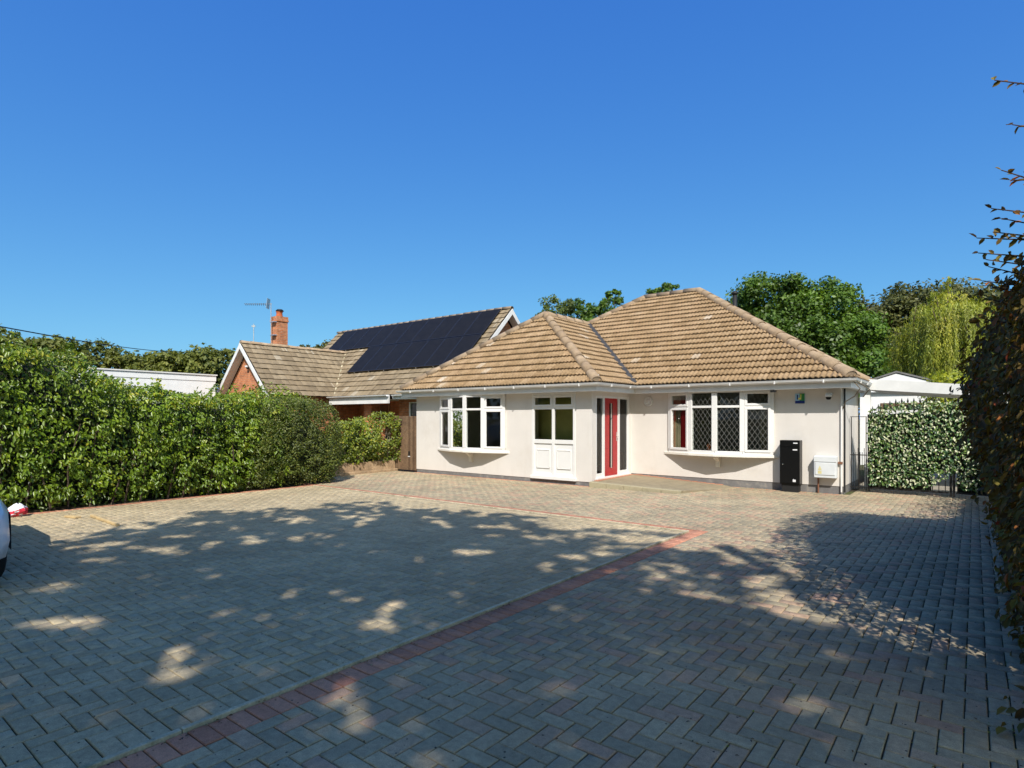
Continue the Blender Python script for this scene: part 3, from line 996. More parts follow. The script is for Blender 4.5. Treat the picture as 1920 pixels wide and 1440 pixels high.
# --- glazed side unit with panelled base
x0, x1, z0, z1 = UN
mb = MB()
yy = FY + 0.03
xm = (x0 + x1) / 2
for xa, w in ((x0 + 0.035, 0.07), (xm, 0.075), (x1 - 0.035, 0.07)):
    mb.box(xa - w / 2, xa + w / 2, yy - 0.04, yy + 0.05, z0 + 0.05, z1)
for za, h in ((z0 + 0.06, 0.11), (1.02, 0.10), (1.855, 0.075), (z1 - 0.04, 0.08)):
    for a, b in ((x0 + 0.07, xm - 0.0375), (xm + 0.0375, x1 - 0.07)):
        mb.box(a, b, yy - 0.036, yy + 0.046, za - h / 2, za + h / 2)
unit = part(mb, 'glazed_screen', M['upvc'], bevel=0.005)
for a, b in ((x0 + 0.07, xm - 0.0375), (xm + 0.0375, x1 - 0.07)):
    m = MB()
    m.quad((a, yy, 1.07), (b, yy, 1.07), (b, yy, 1.8175), (a, yy, 1.8175))
    part(m, 'pane', M['glass_dark'], unit)
    s = MB()
    t = 0.05
    s.box(a - 0.01, b + 0.01, yy - 0.055, yy - 0.037, 1.885, 1.885 + t).box(a - 0.01, b + 0.01, yy - 0.055, yy - 0.037, z1 - 0.07 - t, z1 - 0.07)
    s.box(a - 0.01, a - 0.01 + t, yy - 0.055, yy - 0.037, 1.885 + t, z1 - 0.07 - t).box(b + 0.01 - t, b + 0.01, yy - 0.055, yy - 0.037, 1.885 + t, z1 - 0.07 - t)
    part(s, 'sash', M['upvc'], unit, bevel=0.004)
    m = MB()
    m.quad((a, yy, 1.89), (b, yy, 1.89), (b, yy, z1 - 0.08), (a, yy, z1 - 0.08))
    part(m, 'pane', M['glass_dark'], unit)
    m = MB()
    m.box(a, b, yy - 0.008, yy + 0.02, z0 + 0.115, 0.97)
    part(m, 'panel', M['upvc'], unit)
    m = MB()                     # raised and fielded centre
    a1, b1, c1, d1 = a + 0.085, b - 0.085, 0.38, 0.80
    m.box(a1, b1, yy - 0.022, yy - 0.0085, c1, d1)
    for s_ in (0.0,):
        m.bar((a1 - 0.012, yy - 0.016, c1 - 0.012), (b1 + 0.012, yy - 0.016, c1 - 0.012), 0.03, 0.024)
        m.bar((a1 - 0.012, yy - 0.016, d1 + 0.012), (b1 + 0.012, yy - 0.016, d1 + 0.012), 0.03, 0.024)
        m.box(a1 - 0.024, a1 - 0.0005, yy - 0.031, yy - 0.0085, c1, d1)
        m.box(b1 + 0.0005, b1 + 0.024, yy - 0.031, yy - 0.0085, c1, d1)
    part(m, 'raised_panel', M['upvc'], unit, bevel=0.005)
m = MB()
m.box(x0 - 0.02, x1 + 0.03, FY - 0.055, FY + 0.1, z0 - 0.03, z0 + 0.05)
part(m, 'sill', M['upvc'], unit, bevel=0.006)

# --- front door with two sidelights, in the return wall
y0, y1, z0, z1 = DR
xx = DX - 0.045
mb = MB()
D0, D1 = 12.66, 13.33
for ya, w in ((y0 + 0.035, 0.07), (D0 - 0.05, 0.09), (D1 + 0.05, 0.09), (y1 - 0.04, 0.08)):
    mb.box(xx - 0.04, xx + 0.035, ya - w / 2, ya + w / 2, z0 + 0.03, z1)
for a, b in ((y0 + 0.07, D0 - 0.095), (D1 + 0.095, y1 - 0.08)):
    mb.box(xx - 0.036, xx + 0.031, a, b, z0 + 0.03, z0 + 0.12)
    mb.box(xx - 0.036, xx + 0.031, a, b, z1 - 0.06, z1)
mb.box(xx - 0.036, xx + 0.031, D0 - 0.005, D1 + 0.005, z1 - 0.05, z1)
dfr = part(mb, 'door_frame', M['upvc'], bevel=0.005)
for a, b in ((y0 + 0.07, D0 - 0.095), (D1 + 0.095, y1 - 0.08)):
    m = MB()
    m.quad((xx, a, z0 + 0.12), (xx, b, z0 + 0.12), (xx, b, z1 - 0.06), (xx, a, z1 - 0.06))
    part(m, 'sidelight_pane', M['glass'], dfr)
m = MB()
m.box(DX - 0.1, DX + 0.05, y0 - 0.01, y1 + 0.005, z0 - 0.01, z0 + 0.03)
part(m, 'threshold', M['upvc'], dfr, bevel=0.005)
m = MB()
m.box(xx - 0.03, xx + 0.012, D0 - 0.003, D1 + 0.003, z0 + 0.035, z1 - 0.052)
for k in range(6):               # grooves' proud battens
    za = z0 + 0.07 + k * 0.315
    m.box(xx + 0.0115, xx + 0.016, D0 + 0.03, D0 + 0.235, za, za + 0.30)
    m.box(xx + 0.0115, xx + 0.016, D1 - 0.235, D1 - 0.03, za, za + 0.30)
door = part(m, 'door', M['red_door'], bevel=0.002)
m = MB()
yc = (D0 + D1) / 2
m.box(xx + 0.013, xx + 0.019, yc - 0.075, yc + 0.075, z0 + 0.24, z1 - 0.18)
part(m, 'door_glass', M['black'], door)
m = MB()
m.box(xx + 0.0195, xx + 0.027, yc - 0.028, yc + 0.028, z0 + 0.22, z1 - 0.17)
part(m, 'steel_strip', M['chrome'], door)
m = MB()
m.box(xx + 0.013, xx + 0.02, D1 - 0.06, D1 - 0.025, 1.03, 1.25)
m.tube([(xx + 0.02, D1 - 0.042, 1.14), (xx + 0.06, D1 - 0.042, 1.14), (xx + 0.065, D1 - 0.13, 1.14)], 0.010)
part(m, 'handle', M['chrome'], door)
m = MB()
m.lathe((xx + 0.02, yc, 1.58), [(0.03, 0.0), (0.03, 0.012), (0.012, 0.02)], 14, 'x')
part(m, 'knocker', M['chrome'], door)
# round extractor cover
m = MB()
m.lathe((-6.56, GY, 2.02), [(0.118, -0.001), (0.118, -0.035), (0.09, -0.055), (0.078, -0.030), (0.055, -0.045), (0.0, -0.05)], 28, 'y')
part(m, 'extractor_cover', M['upvc'], smooth=True)

# --- roof
SF = 0.65                        # front slope of the main roof
WA = Vector((-10.2, 14.62, 4.70))    # apex of the front wing's hip
WE = Vector((-10.2, 17.11, 4.70))    # where its ridge dies into the main slope
RD = Vector((-8.85, 18.62, 5.68))
RC = Vector((-7.00, 18.62, 5.68))
E1 = Vector((-13.35, 11.7, EZ))
E2 = Vector((-6.75, 11.7, EZ))
E3 = Vector((-6.75, 13.6, EZ))
E4 = Vector((-1.97, 13.6, EZ))
E5 = Vector((-1.97, 16.2, EZ))
E5b = Vector((-5.2, 23.64, EZ))
E6 = Vector((-13.35, 23.64, EZ))
slopes = [  # eave start, eave end (left to right seen from outside), polygon
    ('wing front', E1, E2, [E1, E2, WA]),
    ('wing east', E2, E3, [E2, E3, WE, WA]),
    ('main front', E3, E4, [E3, E4, RC, RD, WE]),
    ('main east', E4, E5, [E4, E5, RC]),
    ('east rear', E5, E5b, [E5, E5b, RC]),
    ('main rear', E5b, E6, [E5b, E6, RD, RC]),
    ('west rear', E6, Vector((-13.35, 17.11, EZ)), [E6, Vector((-13.35, 17.11, EZ)), WE, RD]),
    ('west front', Vector((-13.35, 17.11, EZ)), E1, [Vector((-13.35, 17.11, EZ)), E1, WA, WE]),
]
mb = MB()
for nm, a, b, poly in slopes:
    mb.poly([p - Vector((0, 0, 0.012)) for p in poly])
roof = part(mb, 'roof', M['felt'])


def tile_geo(w, L, rolls, h, thick, lift):
    """one tile: x 0..w across, y 0..L upslope, wavy; its lower edge lifted onto the course below"""
    seg = 4 * rolls
    V, F = [], []
    for k in range(seg + 1):
        x = w * k / seg
        z = h * (0.5 - 0.5 * math.cos(2 * math.pi * rolls * x / w)) ** 0.8
        V += [(x, 0, z + lift - thick), (x, 0, z + lift), (x, L, z * 0.9 + 0.004)]
    for k in range(seg):
        a, b = 3 * k, 3 * k + 3
        F += [(a, b, b + 1, a + 1), (a + 1, b + 1, b + 2, a + 2)]
    return np.array(V), np.array(F)


def inside_poly(pts, poly2):
    for i in range(len(poly2)):
        a, b = poly2[i], poly2[(i + 1) % len(poly2)]
        for p in pts:
            if (b[0] - a[0]) * (p[1] - a[1]) - (b[1] - a[1]) * (p[0] - a[0]) < -1e-4:
                return False
    return True


def touches(pts, poly2):
    """bounding test: every poly edge leaves at least one corner inside"""
    for i in range(len(poly2)):
        a, b = poly2[i], poly2[(i + 1) % len(poly2)]
        if all((b[0] - a[0]) * (p[1] - a[1]) - (b[1] - a[1]) * (p[0] - a[0]) < 0 for p in pts):
            return False
    return True


def tile_slope(a, b, poly, w, gauge, geo, over=0.04):
    """returns (matrix, list of whole tiles, clipped mesh arrays)"""
    u = (b - a).normalized()
    c = sum(poly, Vector()) / len(poly)
    nrm = u.cross(c - a).normalized()
    if nrm.z < 0:
        nrm = -nrm
    v = nrm.cross(u)
    if v.z < 0:
        v = -v
    mx = Matrix(((u.x, v.x, nrm.x, a.x), (u.y, v.y, nrm.y, a.y), (u.z, v.z, nrm.z, a.z), (0, 0, 0, 1)))
    inv = mx.inverted()
    p2 = [(inv @ p).xy for p in poly]
    if sum(p2[i][0] * p2[(i + 1) % len(p2)][1] - p2[(i + 1) % len(p2)][0] * p2[i][1] for i in range(len(p2))) < 0:
        p2 = p2[::-1]
    ex = [Vector((p[0], p[1] - (over if p[1] < 0.01 else 0))) for p in p2]
    xs, ys = [p[0] for p in ex], [p[1] for p in ex]
    whole, cut = [], []
    j = 0
    y = -over
    while y < max(ys):
        i = int(min(xs) / w) - 1
        while i * w < max(xs):
            x = i * w
            pts = [(x, y), (x + w, y), (x + w, y + gauge * 1.15), (x, y + gauge * 1.15)]
            if inside_poly(pts, ex):
                whole.append((x, y))
            elif touches(pts, ex):
                cut.append((x, y))
            i += 1
        y += gauge
    bm = None
    if cut:
        V, F = geo
        VV = np.concatenate([V + np.array([x, y_, 0]) for x, y_ in cut])
        FF = np.concatenate([F + k * len(V) for k in range(len(cut))])
        bm = bmesh.new()
        vs = [bm.verts.new(p) for p in VV]
        for f in FF:
            bm.faces.new([vs[q] for q in f])
        for i in range(len(ex)):
            p, q = ex[i], ex[(i + 1) % len(ex)]
            if p[1] < 0 and q[1] < 0:
                continue
            d = q - p
            bmesh.ops.bisect_plane(bm, geom=bm.verts[:] + bm.edges[:] + bm.faces[:], plane_co=(p[0], p[1], 0), plane_no=(d[1], -d[0], 0), clear_outer=True)
    return mx, whole, bm


TW, TG = 0.21, 0.30
geo = tile_geo(TW, TG + 0.06, 2, 0.036, 0.020, 0.052)
tme = bpy.data.meshes.new('roof_tile')
tme.from_pydata([tuple(v) for v in geo[0]], [], [tuple(f) for f in geo[1]])
tme.materials.append(M['tile_obj'])
for p in tme.polygons:
    p.use_smooth = p.index % 2 == 1
cand = []
FV, FF, FT, nv = [], [], [], 0
for nm, a, b, poly in slopes:
    mx, whole, bm = tile_slope(a, b, poly, TW, TG, geo)
    m3 = np.array(mx)
    for x, y in whole:
        T = mx @ Matrix.Translation((x, y, 0)) @ Matrix.Rotation(rnd.uniform(-0.006, 0.006), 4, 'Z') @ Matrix.Translation((0, 0, rnd.uniform(-0.002, 0.003)))
        c = T @ Vector((TW / 2, TG / 2, 0))
        px, py, d = project(np.array(c))
        front = nm in ('main front', 'wing front', 'wing east')
        facing = max(0.05, (mx.col[2].xyz).dot((Vector(CAM) - c).normalized())) if front else -1
        cand.append((-facing / d ** 2 if front else 1, T))
    if bm is not None:
        bm.verts.ensure_lookup_table()
        bm.verts.index_update()
        vs = np.array([v.co[:] for v in bm.verts])
        if len(vs):
            vs = vs @ m3[:3, :3].T + m3[:3, 3]
            for f in bm.faces:
                idx = [v.index + nv for v in f.verts]
                FF.append(tuple(idx))
                FT.append((hash((round(f.calc_center_median().x / TW - 0.5), round(f.calc_center_median().y / TG - 0.3))) % 997) / 997)
            FV.append(vs)
            nv += len(vs)
        bm.free()
cand.sort(key=lambda q: q[0])
for k, (s, T) in enumerate(cand):
    if k < 300:
        o = bpy.data.objects.new('roof_tile', tme)
        col.objects.link(o)
        o.matrix_world = T
        o.parent = roof
    else:
        vs = geo[0] @ np.array(T)[:3, :3].T + np.array(T)[:3, 3]
        FV.append(vs)
        tt = rnd.random()
        for f in geo[1]:
            FF.append(tuple(int(q) + nv for q in f))
            FT.append(tt)
        nv += len(vs)
me = bpy.data.meshes.new('tile_field')
me.from_pydata(np.concatenate(FV).tolist(), [], FF)
at = me.attributes.new('tone', 'FLOAT', 'FACE')
at.data.foreach_set('value', np.array(FT, dtype=np.float32))
o = link('tile_field', me, M['tile_attr'], roof)
tag(o, kind='stuff')


def cap_mesh(name, L, r, seg=8):
    m = MB()
    for i, (y, rr, z) in enumerate(((0, r, 0.0), (L, r * 0.93, -0.008))):
        for k in range(seg + 1):
            a = math.pi * (-0.08 + 1.16 * k / seg)
            m.v.append((rr * math.cos(a), y, z + rr * 0.85 * math.sin(a)))
    for k in range(seg):
        m.f.append((k, k + 1, seg + 2 + k, seg + 1 + k))
    n = len(m.v)
    for k in range(seg + 1):
        a = math.pi * (-0.08 + 1.16 * k / seg)
        m.v.append(((r - 0.018) * math.cos(a), 0.0, (r - 0.018) * 0.85 * math.sin(a)))
    for k in range(seg):
        m.f.append((k, n + k, n + k + 1, k + 1))
    m.f.append(tuple(n + k for k in range(seg + 1)))
    m.v = [(x, y + (0.012 if i >= n else 0), z) for i, (x, y, z) in enumerate(m.v)]
    me = bpy.data.meshes.new(name)
    me.from_pydata(m.v, [], m.f)
    for p in me.polygons[:seg]:
        p.use_smooth = True
    me.materials.append(M['cap'])
    return me


def caps(a, b, me, L, parent, inv, lift=0.035, name='ridge_tile'):
    d = (b - a)
    n = max(1, int(d.length / L))
    step_ = d.length / n
    d.normalize()
    side = d.cross(Vector((0, 0, 1))).normalized()
    up = side.cross(d)
    for k in range(n):
        p = a + d * (k * step_) + up * (lift + rnd.uniform(-0.004, 0.006))
        T = Matrix(((side.x, d.x, up.x, p.x), (side.y, d.y, up.y, p.y), (side.z, d.z, up.z, p.z), (0, 0, 0, 1)))
        T = T @ Matrix.Rotation(rnd.uniform(-0.02, 0.02), 4, 'X') @ Matrix.Rotation(rnd.uniform(-0.02, 0.02), 4, 'Z')
        o = bpy.data.objects.new(name, me)
        col.objects.link(o)
        o.matrix_world = T
        o.parent = parent
        o.matrix_parent_inverse = inv


CAPM = cap_mesh('ridge_tile', 0.47, 0.125)
for a, b in ((E4, RC), (E2, WA), (E1, WA), (WA, WE), (WE, RD), (RD, RC), (E5, RC), (E5b, RC), (E6, RD)):
    caps(a, b, CAPM, 0.44, roof, Matrix.Identity(4))
m = MB()                         # lead valley
up = Vector((0, 0, 0.035))
m.bar(E3 + Vector((0, 0, 0.085)), WE + Vector((0, 0, 0.10)), 0.13, 0.03)
part(m, 'valley_lead', M['valley'], roof)

# eaves: fascia, soffit, gutter
def eaves(path, nm=''):
    m = MB()
    pr = [(-0.02, -0.20), (0.0, -0.20), (0.0, -0.005), (-0.02, -0.005)]
    m.sweep([(p.x, p.y, EZ) for p in path], [(s - 0.0, u) for s, u in pr], closed=True)
    part(m, 'fascia', M['gutter'])
    m = MB()
    m.sweep([(p.x, p.y, EZ - 0.185) for p in path], [(-0.021, 0.0), (-0.42, 0.0)])
    part(m, 'soffit', M['soffit'])
    m = MB()
    r = 0.058
    pr = [(0.062 + r * math.cos(a), -0.025 + r * 1.0 * math.sin(a)) for a in [math.pi * (1 + k / 8) for k in range(9)]]
    pr = [(0.004, -0.012)] + pr + [(0.062 + r + 0.008, -0.022), (0.062 + r + 0.008, -0.016), (0.062 + r - 0.004, -0.016)]
    m.sweep([(p.x, p.y, EZ) for p in path], pr)
    g = part(m, 'gutter', M['gutter'], smooth=False)
    for i in range(len(path) - 1):
        d = path[i + 1] - path[i]
        L = d.length
        d = d.normalized()
        nn = Vector((d.y, -d.x, 0))
        k = 0.5
        while k < L - 0.2:
            p = path[i] + d * k
            m = MB()
            m.bar(p + d * -0.012 + nn * 0.063 + Vector((0, 0, -0.052)), p + d * 0.012 + nn * 0.063 + Vector((0, 0, -0.052)), 0.126, 0.070)
            part(m, 'gutter_bracket', M['gutter'], g)
            k += 0.95
    return g


eaves([E6, E1, E2, E3, E4, E5, E5b])
# black downpipe at the east corner
m = MB()
m.tube([(HR_ - 0.02, GY - 0.30, EZ - 0.10), (HR_ - 0.02, GY - 0.05, EZ - 0.24), (HR_ - 0.03, GY - 0.030, EZ - 0.32), (HR_ - 0.03, GY - 0.030, 0.05)], 0.016, 8)
part(m, 'downpipe', M['gutter'])
m = MB()
m.tube([(HR_ + 0.022, GY + 0.03, EZ - 0.2), (HR_ + 0.022, GY + 0.03, 0.04)], 0.016, 8)
part(m, 'downpipe', M['blackmatt'])
# flue on the rear slope
m = MB()
m.tube([(-6.44, 20.5, 3.6), (-6.44, 20.5, 5.82)], 0.075, 14)
m.lathe((-6.44, 20.5, 5.80), [(0.06, 0.0), (0.12, 0.03), (0.12, 0.075), (0.05, 0.13), (0.0, 0.14)], 14)
part(m, 'flue', M['blackmatt'], smooth=True)


# --- things fixed to or standing by the bungalow
def curtain(x0, x1, y, z0, z1, mat, label, seed):
    m = MB()
    n = 24
    pts = [(x0 + (x1 - x0) * i / n, y + 0.035 * math.sin(i * 1.7 + seed)) for i in range(n + 1)]
    for i in range(n):
        (a, b), (c, d) = pts[i], pts[i + 1]
        m.quad((a, b, z0), (c, d, z0), (c, d, z1), (a, b, z1))
    return tag(m.build('curtain', mat, smooth=True), label, 'curtain')


curtain(-5.93, -5.74, 14.08, 0.80, 2.2, M['curtain_beige'], 'pale curtain at the red door end of the leaded bow window', 3)
curtain(-3.86, -3.66, 14.10, 0.80, 2.2, M['curtain_beige'], 'beige curtain at the black box end of the leaded bow window', 1)
curtain(-11.93, -11.75, 12.2, 0.80, 2.2, M['curtain_beige'], 'beige curtain behind the bow window by the wooden gate', 2)
m = MB()
m.lathe((-4.98, 13.93, 0.79), [(0.03, 0), (0.045, 0.03), (0.03, 0.10), (0.05, 0.15), (0.03, 0.2), (0.0, 0.21)], 14)
tag(m.build('ornament', M['terracotta'], smooth=True), 'small red ornament on the inside sill of the leaded window', 'ornament')

t = empty('parcel_box', (-3.155, 13.86, 0), label='tall glossy black parcel box standing against the cream wall', cat='parcel box')
MB().box(-0.20, 0.20, -0.115, 0.135, 0.17, 1.12).build('body', M['black'], t, bevel=0.006)
MB().box(-0.17, 0.17, -0.08, 0.12, 0.0, 0.17).build('base', M['blackmatt'], t)
MB().box(-0.192, 0.192, -0.126, -0.1155, 0.98, 1.105).build('letter_flap', M['black'], t, bevel=0.003)
MB().box(-0.192, 0.192, -0.126, -0.1155, 0.19, 0.97).build('parcel_door', M['black'], t, bevel=0.003)
MB().box(0.075, 0.16, -0.1285, -0.1265, 1.050, 1.072).build('label_plate', M['label_white'], t)
MB().box(0.065, 0.155, -0.1285, -0.1265, 0.905, 0.930).build('label_plate', M['label_white'], t)
MB().box(0.065, 0.125, -0.1285, -0.1265, 0.225, 0.275).box(0.075, 0.085, -0.1292, -0.1286, 0.275, 0.29).build('label_plate', M['label_white'], t)
MB().lathe((-0.135, -0.1265, 0.60), [(0.013, 0), (0.013, -0.008), (0.0, -0.010)], 12, 'y').build('lock', M['chrome'], t)

t = empty('meter_box', (-2.485, 13.86, 0), label='white utility meter box with faded yellow sticker on the wall', cat='meter box')
MB().box(-0.215, 0.215, -0.03, 0.14, 0.335, 0.80).build('body', M['meter'], t, bevel=0.012)
MB().box(-0.185, 0.19, -0.042, -0.0305, 0.40, 0.66).build('lower_cover', M['meter'], t, bevel=0.006)
MB().box(-0.215, 0.215, -0.042, -0.0305, 0.675, 0.79).build('upper_cover', M['meter'], t, bevel=0.006)
m = MB()                         # warning sticker: an upright triangle over a bar
m.poly([(-0.135, -0.0435, 0.50), (-0.055, -0.0435, 0.50), (-0.095, -0.0435, 0.60)])
m.quad((-0.13, -0.0435, 0.425), (-0.06, -0.0435, 0.425), (-0.06, -0.0435, 0.485), (-0.13, -0.0435, 0.485))
m.build('sticker', M['label_yellow'], t)
MB().tube([(-0.15, 0.10, 0.34), (-0.15, 0.10, 0.0)], 0.016, 8).build('pipe', M['copper'], t)
MB().bar((0.225, 0.10, 0.66), (0.31, 0.10, 0.66), 0.03, 0.05).build('cable_clip', M['copper'], t)

t = empty('wall_sign', (-3.0, 13.985, 2.025), label='small square blue, green and yellow sign high on cream wall', cat='sign')
MB().box(-0.095, 0.095, -0.012, 0.013, -0.105, 0.11).build('sign_plate', M['sign_sky'], t)
MB().box(-0.095, 0.095, -0.0145, -0.0125, -0.105, -0.045).build('blue_band', M['sign_blue'], t)
MB().box(-0.005, 0.095, -0.0145, -0.0125, -0.044, 0.11).build('green_field', M['sign_green'], t)
MB().box(-0.060, -0.035, -0.0145, -0.0125, -0.02, 0.085).build('emblem', M['sign_blue'], t)
MB().box(-0.034, 0.010, -0.0172, -0.015, -0.02, 0.02).box(0.0105, 0.030, -0.0172, -0.015, -0.02, 0.09).build('emblem', M['sign_yellow'], t)

t = empty('dome_camera', (-2.42, 13.86, 2.05), label='white dome security camera with dark lens near the corner', cat='security camera')
m = MB().box(-0.055, 0.055, -0.02, 0.14, 0.035, 0.085)
m.build('bracket', M['upvc'], t, bevel=0.008)
MB().lathe((0, -0.01, 0.0), [(0.062, 0.045), (0.066, 0.0), (0.05, -0.005), (0.0, -0.006)], 18).build('housing', M['upvc'], t, smooth=True)
MB().lathe((0, -0.01, -0.006), [(0.054, 0.0), (0.050, -0.03), (0.034, -0.052), (0.0, -0.06)], 18).build('dome', M['black'], t, smooth=True)

t = empty('soffit_lamp', (-3.46, 13.66, 2.20), label='small black floodlight under the eaves above the leaded window', cat='floodlight')
MB().box(-0.06, 0.06, -0.05, 0.02, -0.035, 0.01).build('housing', M['blackmatt'], t, bevel=0.006)
MB().box(-0.012, 0.012, -0.02, 0.01, 0.01, 0.034).build('bracket', M['blackmatt'], t)

t = empty('bullet_camera', (-6.78, 11.80, 2.46), label='small white camera on the gutter at the hip end', cat='security camera')
MB().tube([(0, 0, 0.0), (0, 0, 0.05), (0.01, -0.005, 0.075)], 0.017, 8).build('stem', M['alu'], t)
MB().lathe((0.01, -0.01, 0.075), [(0.026, 0.0), (0.03, 0.03), (0.024, 0.055), (0.0, 0.062)], 12).build('housing', M['upvc'], t, smooth=True)

m = MB()                         # loose cable sagging from the eaves corner
m.tube([(-1.95, 13.58, 2.38), (-1.83, 13.75, 2.20), (-1.95, 13.9, 2.05), (-2.12, 13.96, 1.95), (-2.17, 13.97, 1.80)], 0.011, 6)
m.tube([(-1.94, 13.58, 2.40), (-1.80, 13.9, 2.28), (-1.72, 14.2, 2.20), (-1.86, 14.4, 2.05)], 0.010, 6)
tag(m.build('service_cable', M['deadtwig'], smooth=True), 'grey service cables sagging from the eaves corner to the wall', 'cable')

# ------------------------------------------------------------------ the brick house next door
nb = empty('brick_house', (-21, 18, 0), label='orange brick house with solar panels and tan tile roof', cat='house')
nb_inv = Matrix.Translation((21, -18, 0))


def npart(mb, name, mat, parent=nb, **k):
    o = mb.build(name, mat, None, **k)
    o.parent = parent
    if parent is nb:
        o.matrix_parent_inverse = nb_inv
    return o


NZ = 2.55
NXL, NXR = -27.0, -15.1          # verges of the main roof
NY0, NYR, NRZ = 15.6, 19.2, 6.15
GX, GY0, GZ = -24.5, 12.55, 4.80  # wing ridge
GE, GW = GX + (GZ - NZ), GX - (GZ - NZ)
GYE = NY0 + (GZ - NZ)
pa = [Vector((NXL, NY0, NZ)), Vector((NXR, NY0, NZ)), Vector((NXR, NYR, NRZ)), Vector((NXL, NYR, NRZ))]
main_front_a = [Vector((GE, NY0, NZ)), Vector((NXR, NY0, NZ)), Vector((NXR, NYR, NRZ)), Vector((GX, NYR, NRZ)), Vector((GX, GYE, GZ))]
main_front_b = [Vector((GX, GYE, GZ)), Vector((GX, NYR, NRZ)), Vector((NXL, NYR, NRZ)), Vector((NXL, NY0 + 0.0, NZ)), Vector((GW, NY0, NZ))]
main_rear = [Vector((NXR, 22.8, NZ)), Vector((NXL, 22.8, NZ)), Vector((NXL, NYR, NRZ)), Vector((NXR, NYR, NRZ))]
wing_e = [Vector((GE, GY0, NZ)), Vector((GE, NY0, NZ)), Vector((GX, GYE, GZ)), Vector((GX, GY0, GZ))]
wing_w = [Vector((GW, NY0, NZ)), Vector((GW, GY0, NZ)), Vector((GX, GY0, GZ)), Vector((GX, GYE, GZ))]
mb = MB()
for poly in (main_front_a, main_front_b, main_rear, wing_e, wing_w):
    mb.poly([p - Vector((0, 0, 0.012)) for p in poly])
nroof = npart(mb, 'roof', M['felt'])
ngeo = tile_geo(0.30, 0.36, 1, 0.012, 0.018, 0.045)
FV, FF, FT, nv = [], [], [], 0
for a, b, poly in ((main_front_a[0], main_front_a[1], main_front_a), (Vector((NXL, NY0, NZ)), Vector((GW, NY0, NZ)), main_front_b), (main_rear[0], main_rear[1], main_rear),
                   (wing_e[0], wing_e[1], wing_e), (wing_w[0], wing_w[1], wing_w)):
    mx, whole, bm = tile_slope(a, b, poly, 0.30, 0.32, ngeo)
    m3 = np.array(mx)
    for x, y in whole:
        T = np.array(mx @ Matrix.Translation((x, y, rnd.uniform(-0.004, 0.008))) @ Matrix.Rotation(rnd.uniform(-0.012, 0.012), 4, 'Z'))
        FV.append(ngeo[0] @ T[:3, :3].T + T[:3, 3])
        tt = rnd.random()
        for f in ngeo[1]:
            FF.append(tuple(int(q) + nv for q in f))
            FT.append(tt)
        nv += len(ngeo[0])
    if bm is not None:
        bm.verts.index_update()
        vs = np.array([v.co[:] for v in bm.verts])
        if len(vs):
            FV.append(vs @ m3[:3, :3].T + m3[:3, 3])
            for f in bm.faces:
                FF.append(tuple(v.index + nv for v in f.verts))
                FT.append(rnd.random())
            nv += len(vs)
        bm.free()
me = bpy.data.meshes.new('tile_field')
me.from_pydata(np.concatenate(FV).tolist(), [], FF)
at = me.attributes.new('tone', 'FLOAT', 'FACE')
at.data.foreach_set('value', np.array(FT, dtype=np.float32))
tag(link('tile_field', me, M['ntile'], nroof), kind='stuff')
NCAP = cap_mesh('ridge_tile', 0.47, 0.11)
for a, b in ((pa[3], pa[2]), (wing_e[3], wing_e[2])):
    caps(a, b, NCAP, 0.44, nroof, Matrix.Identity(4), 0.02)
m = MB()
m.bar(wing_e[1] + Vector((0, 0, 0.03)), wing_e[2] + Vector((0, 0, 0.03)), 0.12, 0.03)
npart(m, 'valley_lead', M['strip'], nroof)
# verges: white bargeboards
def barge(p, q, r, dx, dy, nm='bargeboard'):
    """boards along p-q and q-r (apex q), moved out by dx,dy"""
    for a, b in ((p, q), (q, r)):
        m = MB()
        o_ = Vector((dx, dy, 0))
        a_, b_ = a + o_, b + o_
        n0 = len(m.v)
        th = Vector((0.03 if dx else 0, -0.03 if dy else 0, 0))
        for p_ in (a_, b_):
            for z in (-0.02, -0.25):
                m.v.append(tuple(p_ + Vector((0, 0, z))))
                m.v.append(tuple(p_ + th + Vector((0, 0, z))))
        m.f += [(0, 1, 5, 4), (2, 6, 7, 3), (0, 4, 6, 2), (1, 3, 7, 5), (0, 2, 3, 1), (4, 5, 7, 6)]
        npart(m, nm, M['gutter'])
        m = MB()                 # the soffit behind the board
        inn = Vector((-0.32 if dx else 0, 0.32 if dy else 0, 0))
        m.quad(a_ + Vector((0, 0, -0.24)), b_ + Vector((0, 0, -0.24)), b_ + inn + Vector((0, 0, -0.24)), a_ + inn + Vector((0, 0, -0.24)))
        npart(m, 'verge_soffit', M['soffit'])


barge(Vector((GW, GY0, NZ)), Vector((GX, GY0, GZ)), Vector((GE, GY0, NZ)), 0, -0.02)
barge(Vector((NXR, NY0, NZ)), Vector((NXR, NYR, NRZ)), Vector((NXR, 22.8, NZ)), 0.02, 0)
# brick walls
wy = GY0 + 0.33
m = MB()
m.poly([(GW + 0.3, wy, -0.05), (GE - 0.3, wy, -0.05), (GE - 0.3, wy, NZ + 0.02), (GX, wy, GZ - 0.28), (GW + 0.3, wy, NZ + 0.02)])
m.quad((GE - 0.3, wy, -0.05), (GE - 0.3, 17.2, -0.05), (GE - 0.3, 17.2, NZ + 0.1), (GE - 0.3, wy, NZ + 0.1))
m.quad((GW + 0.3, wy, -0.05), (GW + 0.3, 17.2, -0.05), (GW + 0.3, 17.2, NZ + 0.1), (GW + 0.3, wy, NZ + 0.1))
npart(m, 'wing_wall', M['brick'])
m = MB()
xg = NXR - 0.33
m.poly([(xg, 16.0, -0.05), (xg, 22.4, -0.05), (xg, 22.4, NZ), (xg, NYR, NRZ - 0.35), (xg, 16.0, NZ + 0.05)])
npart(m, 'gable_wall', M['brick'])
m = MB()
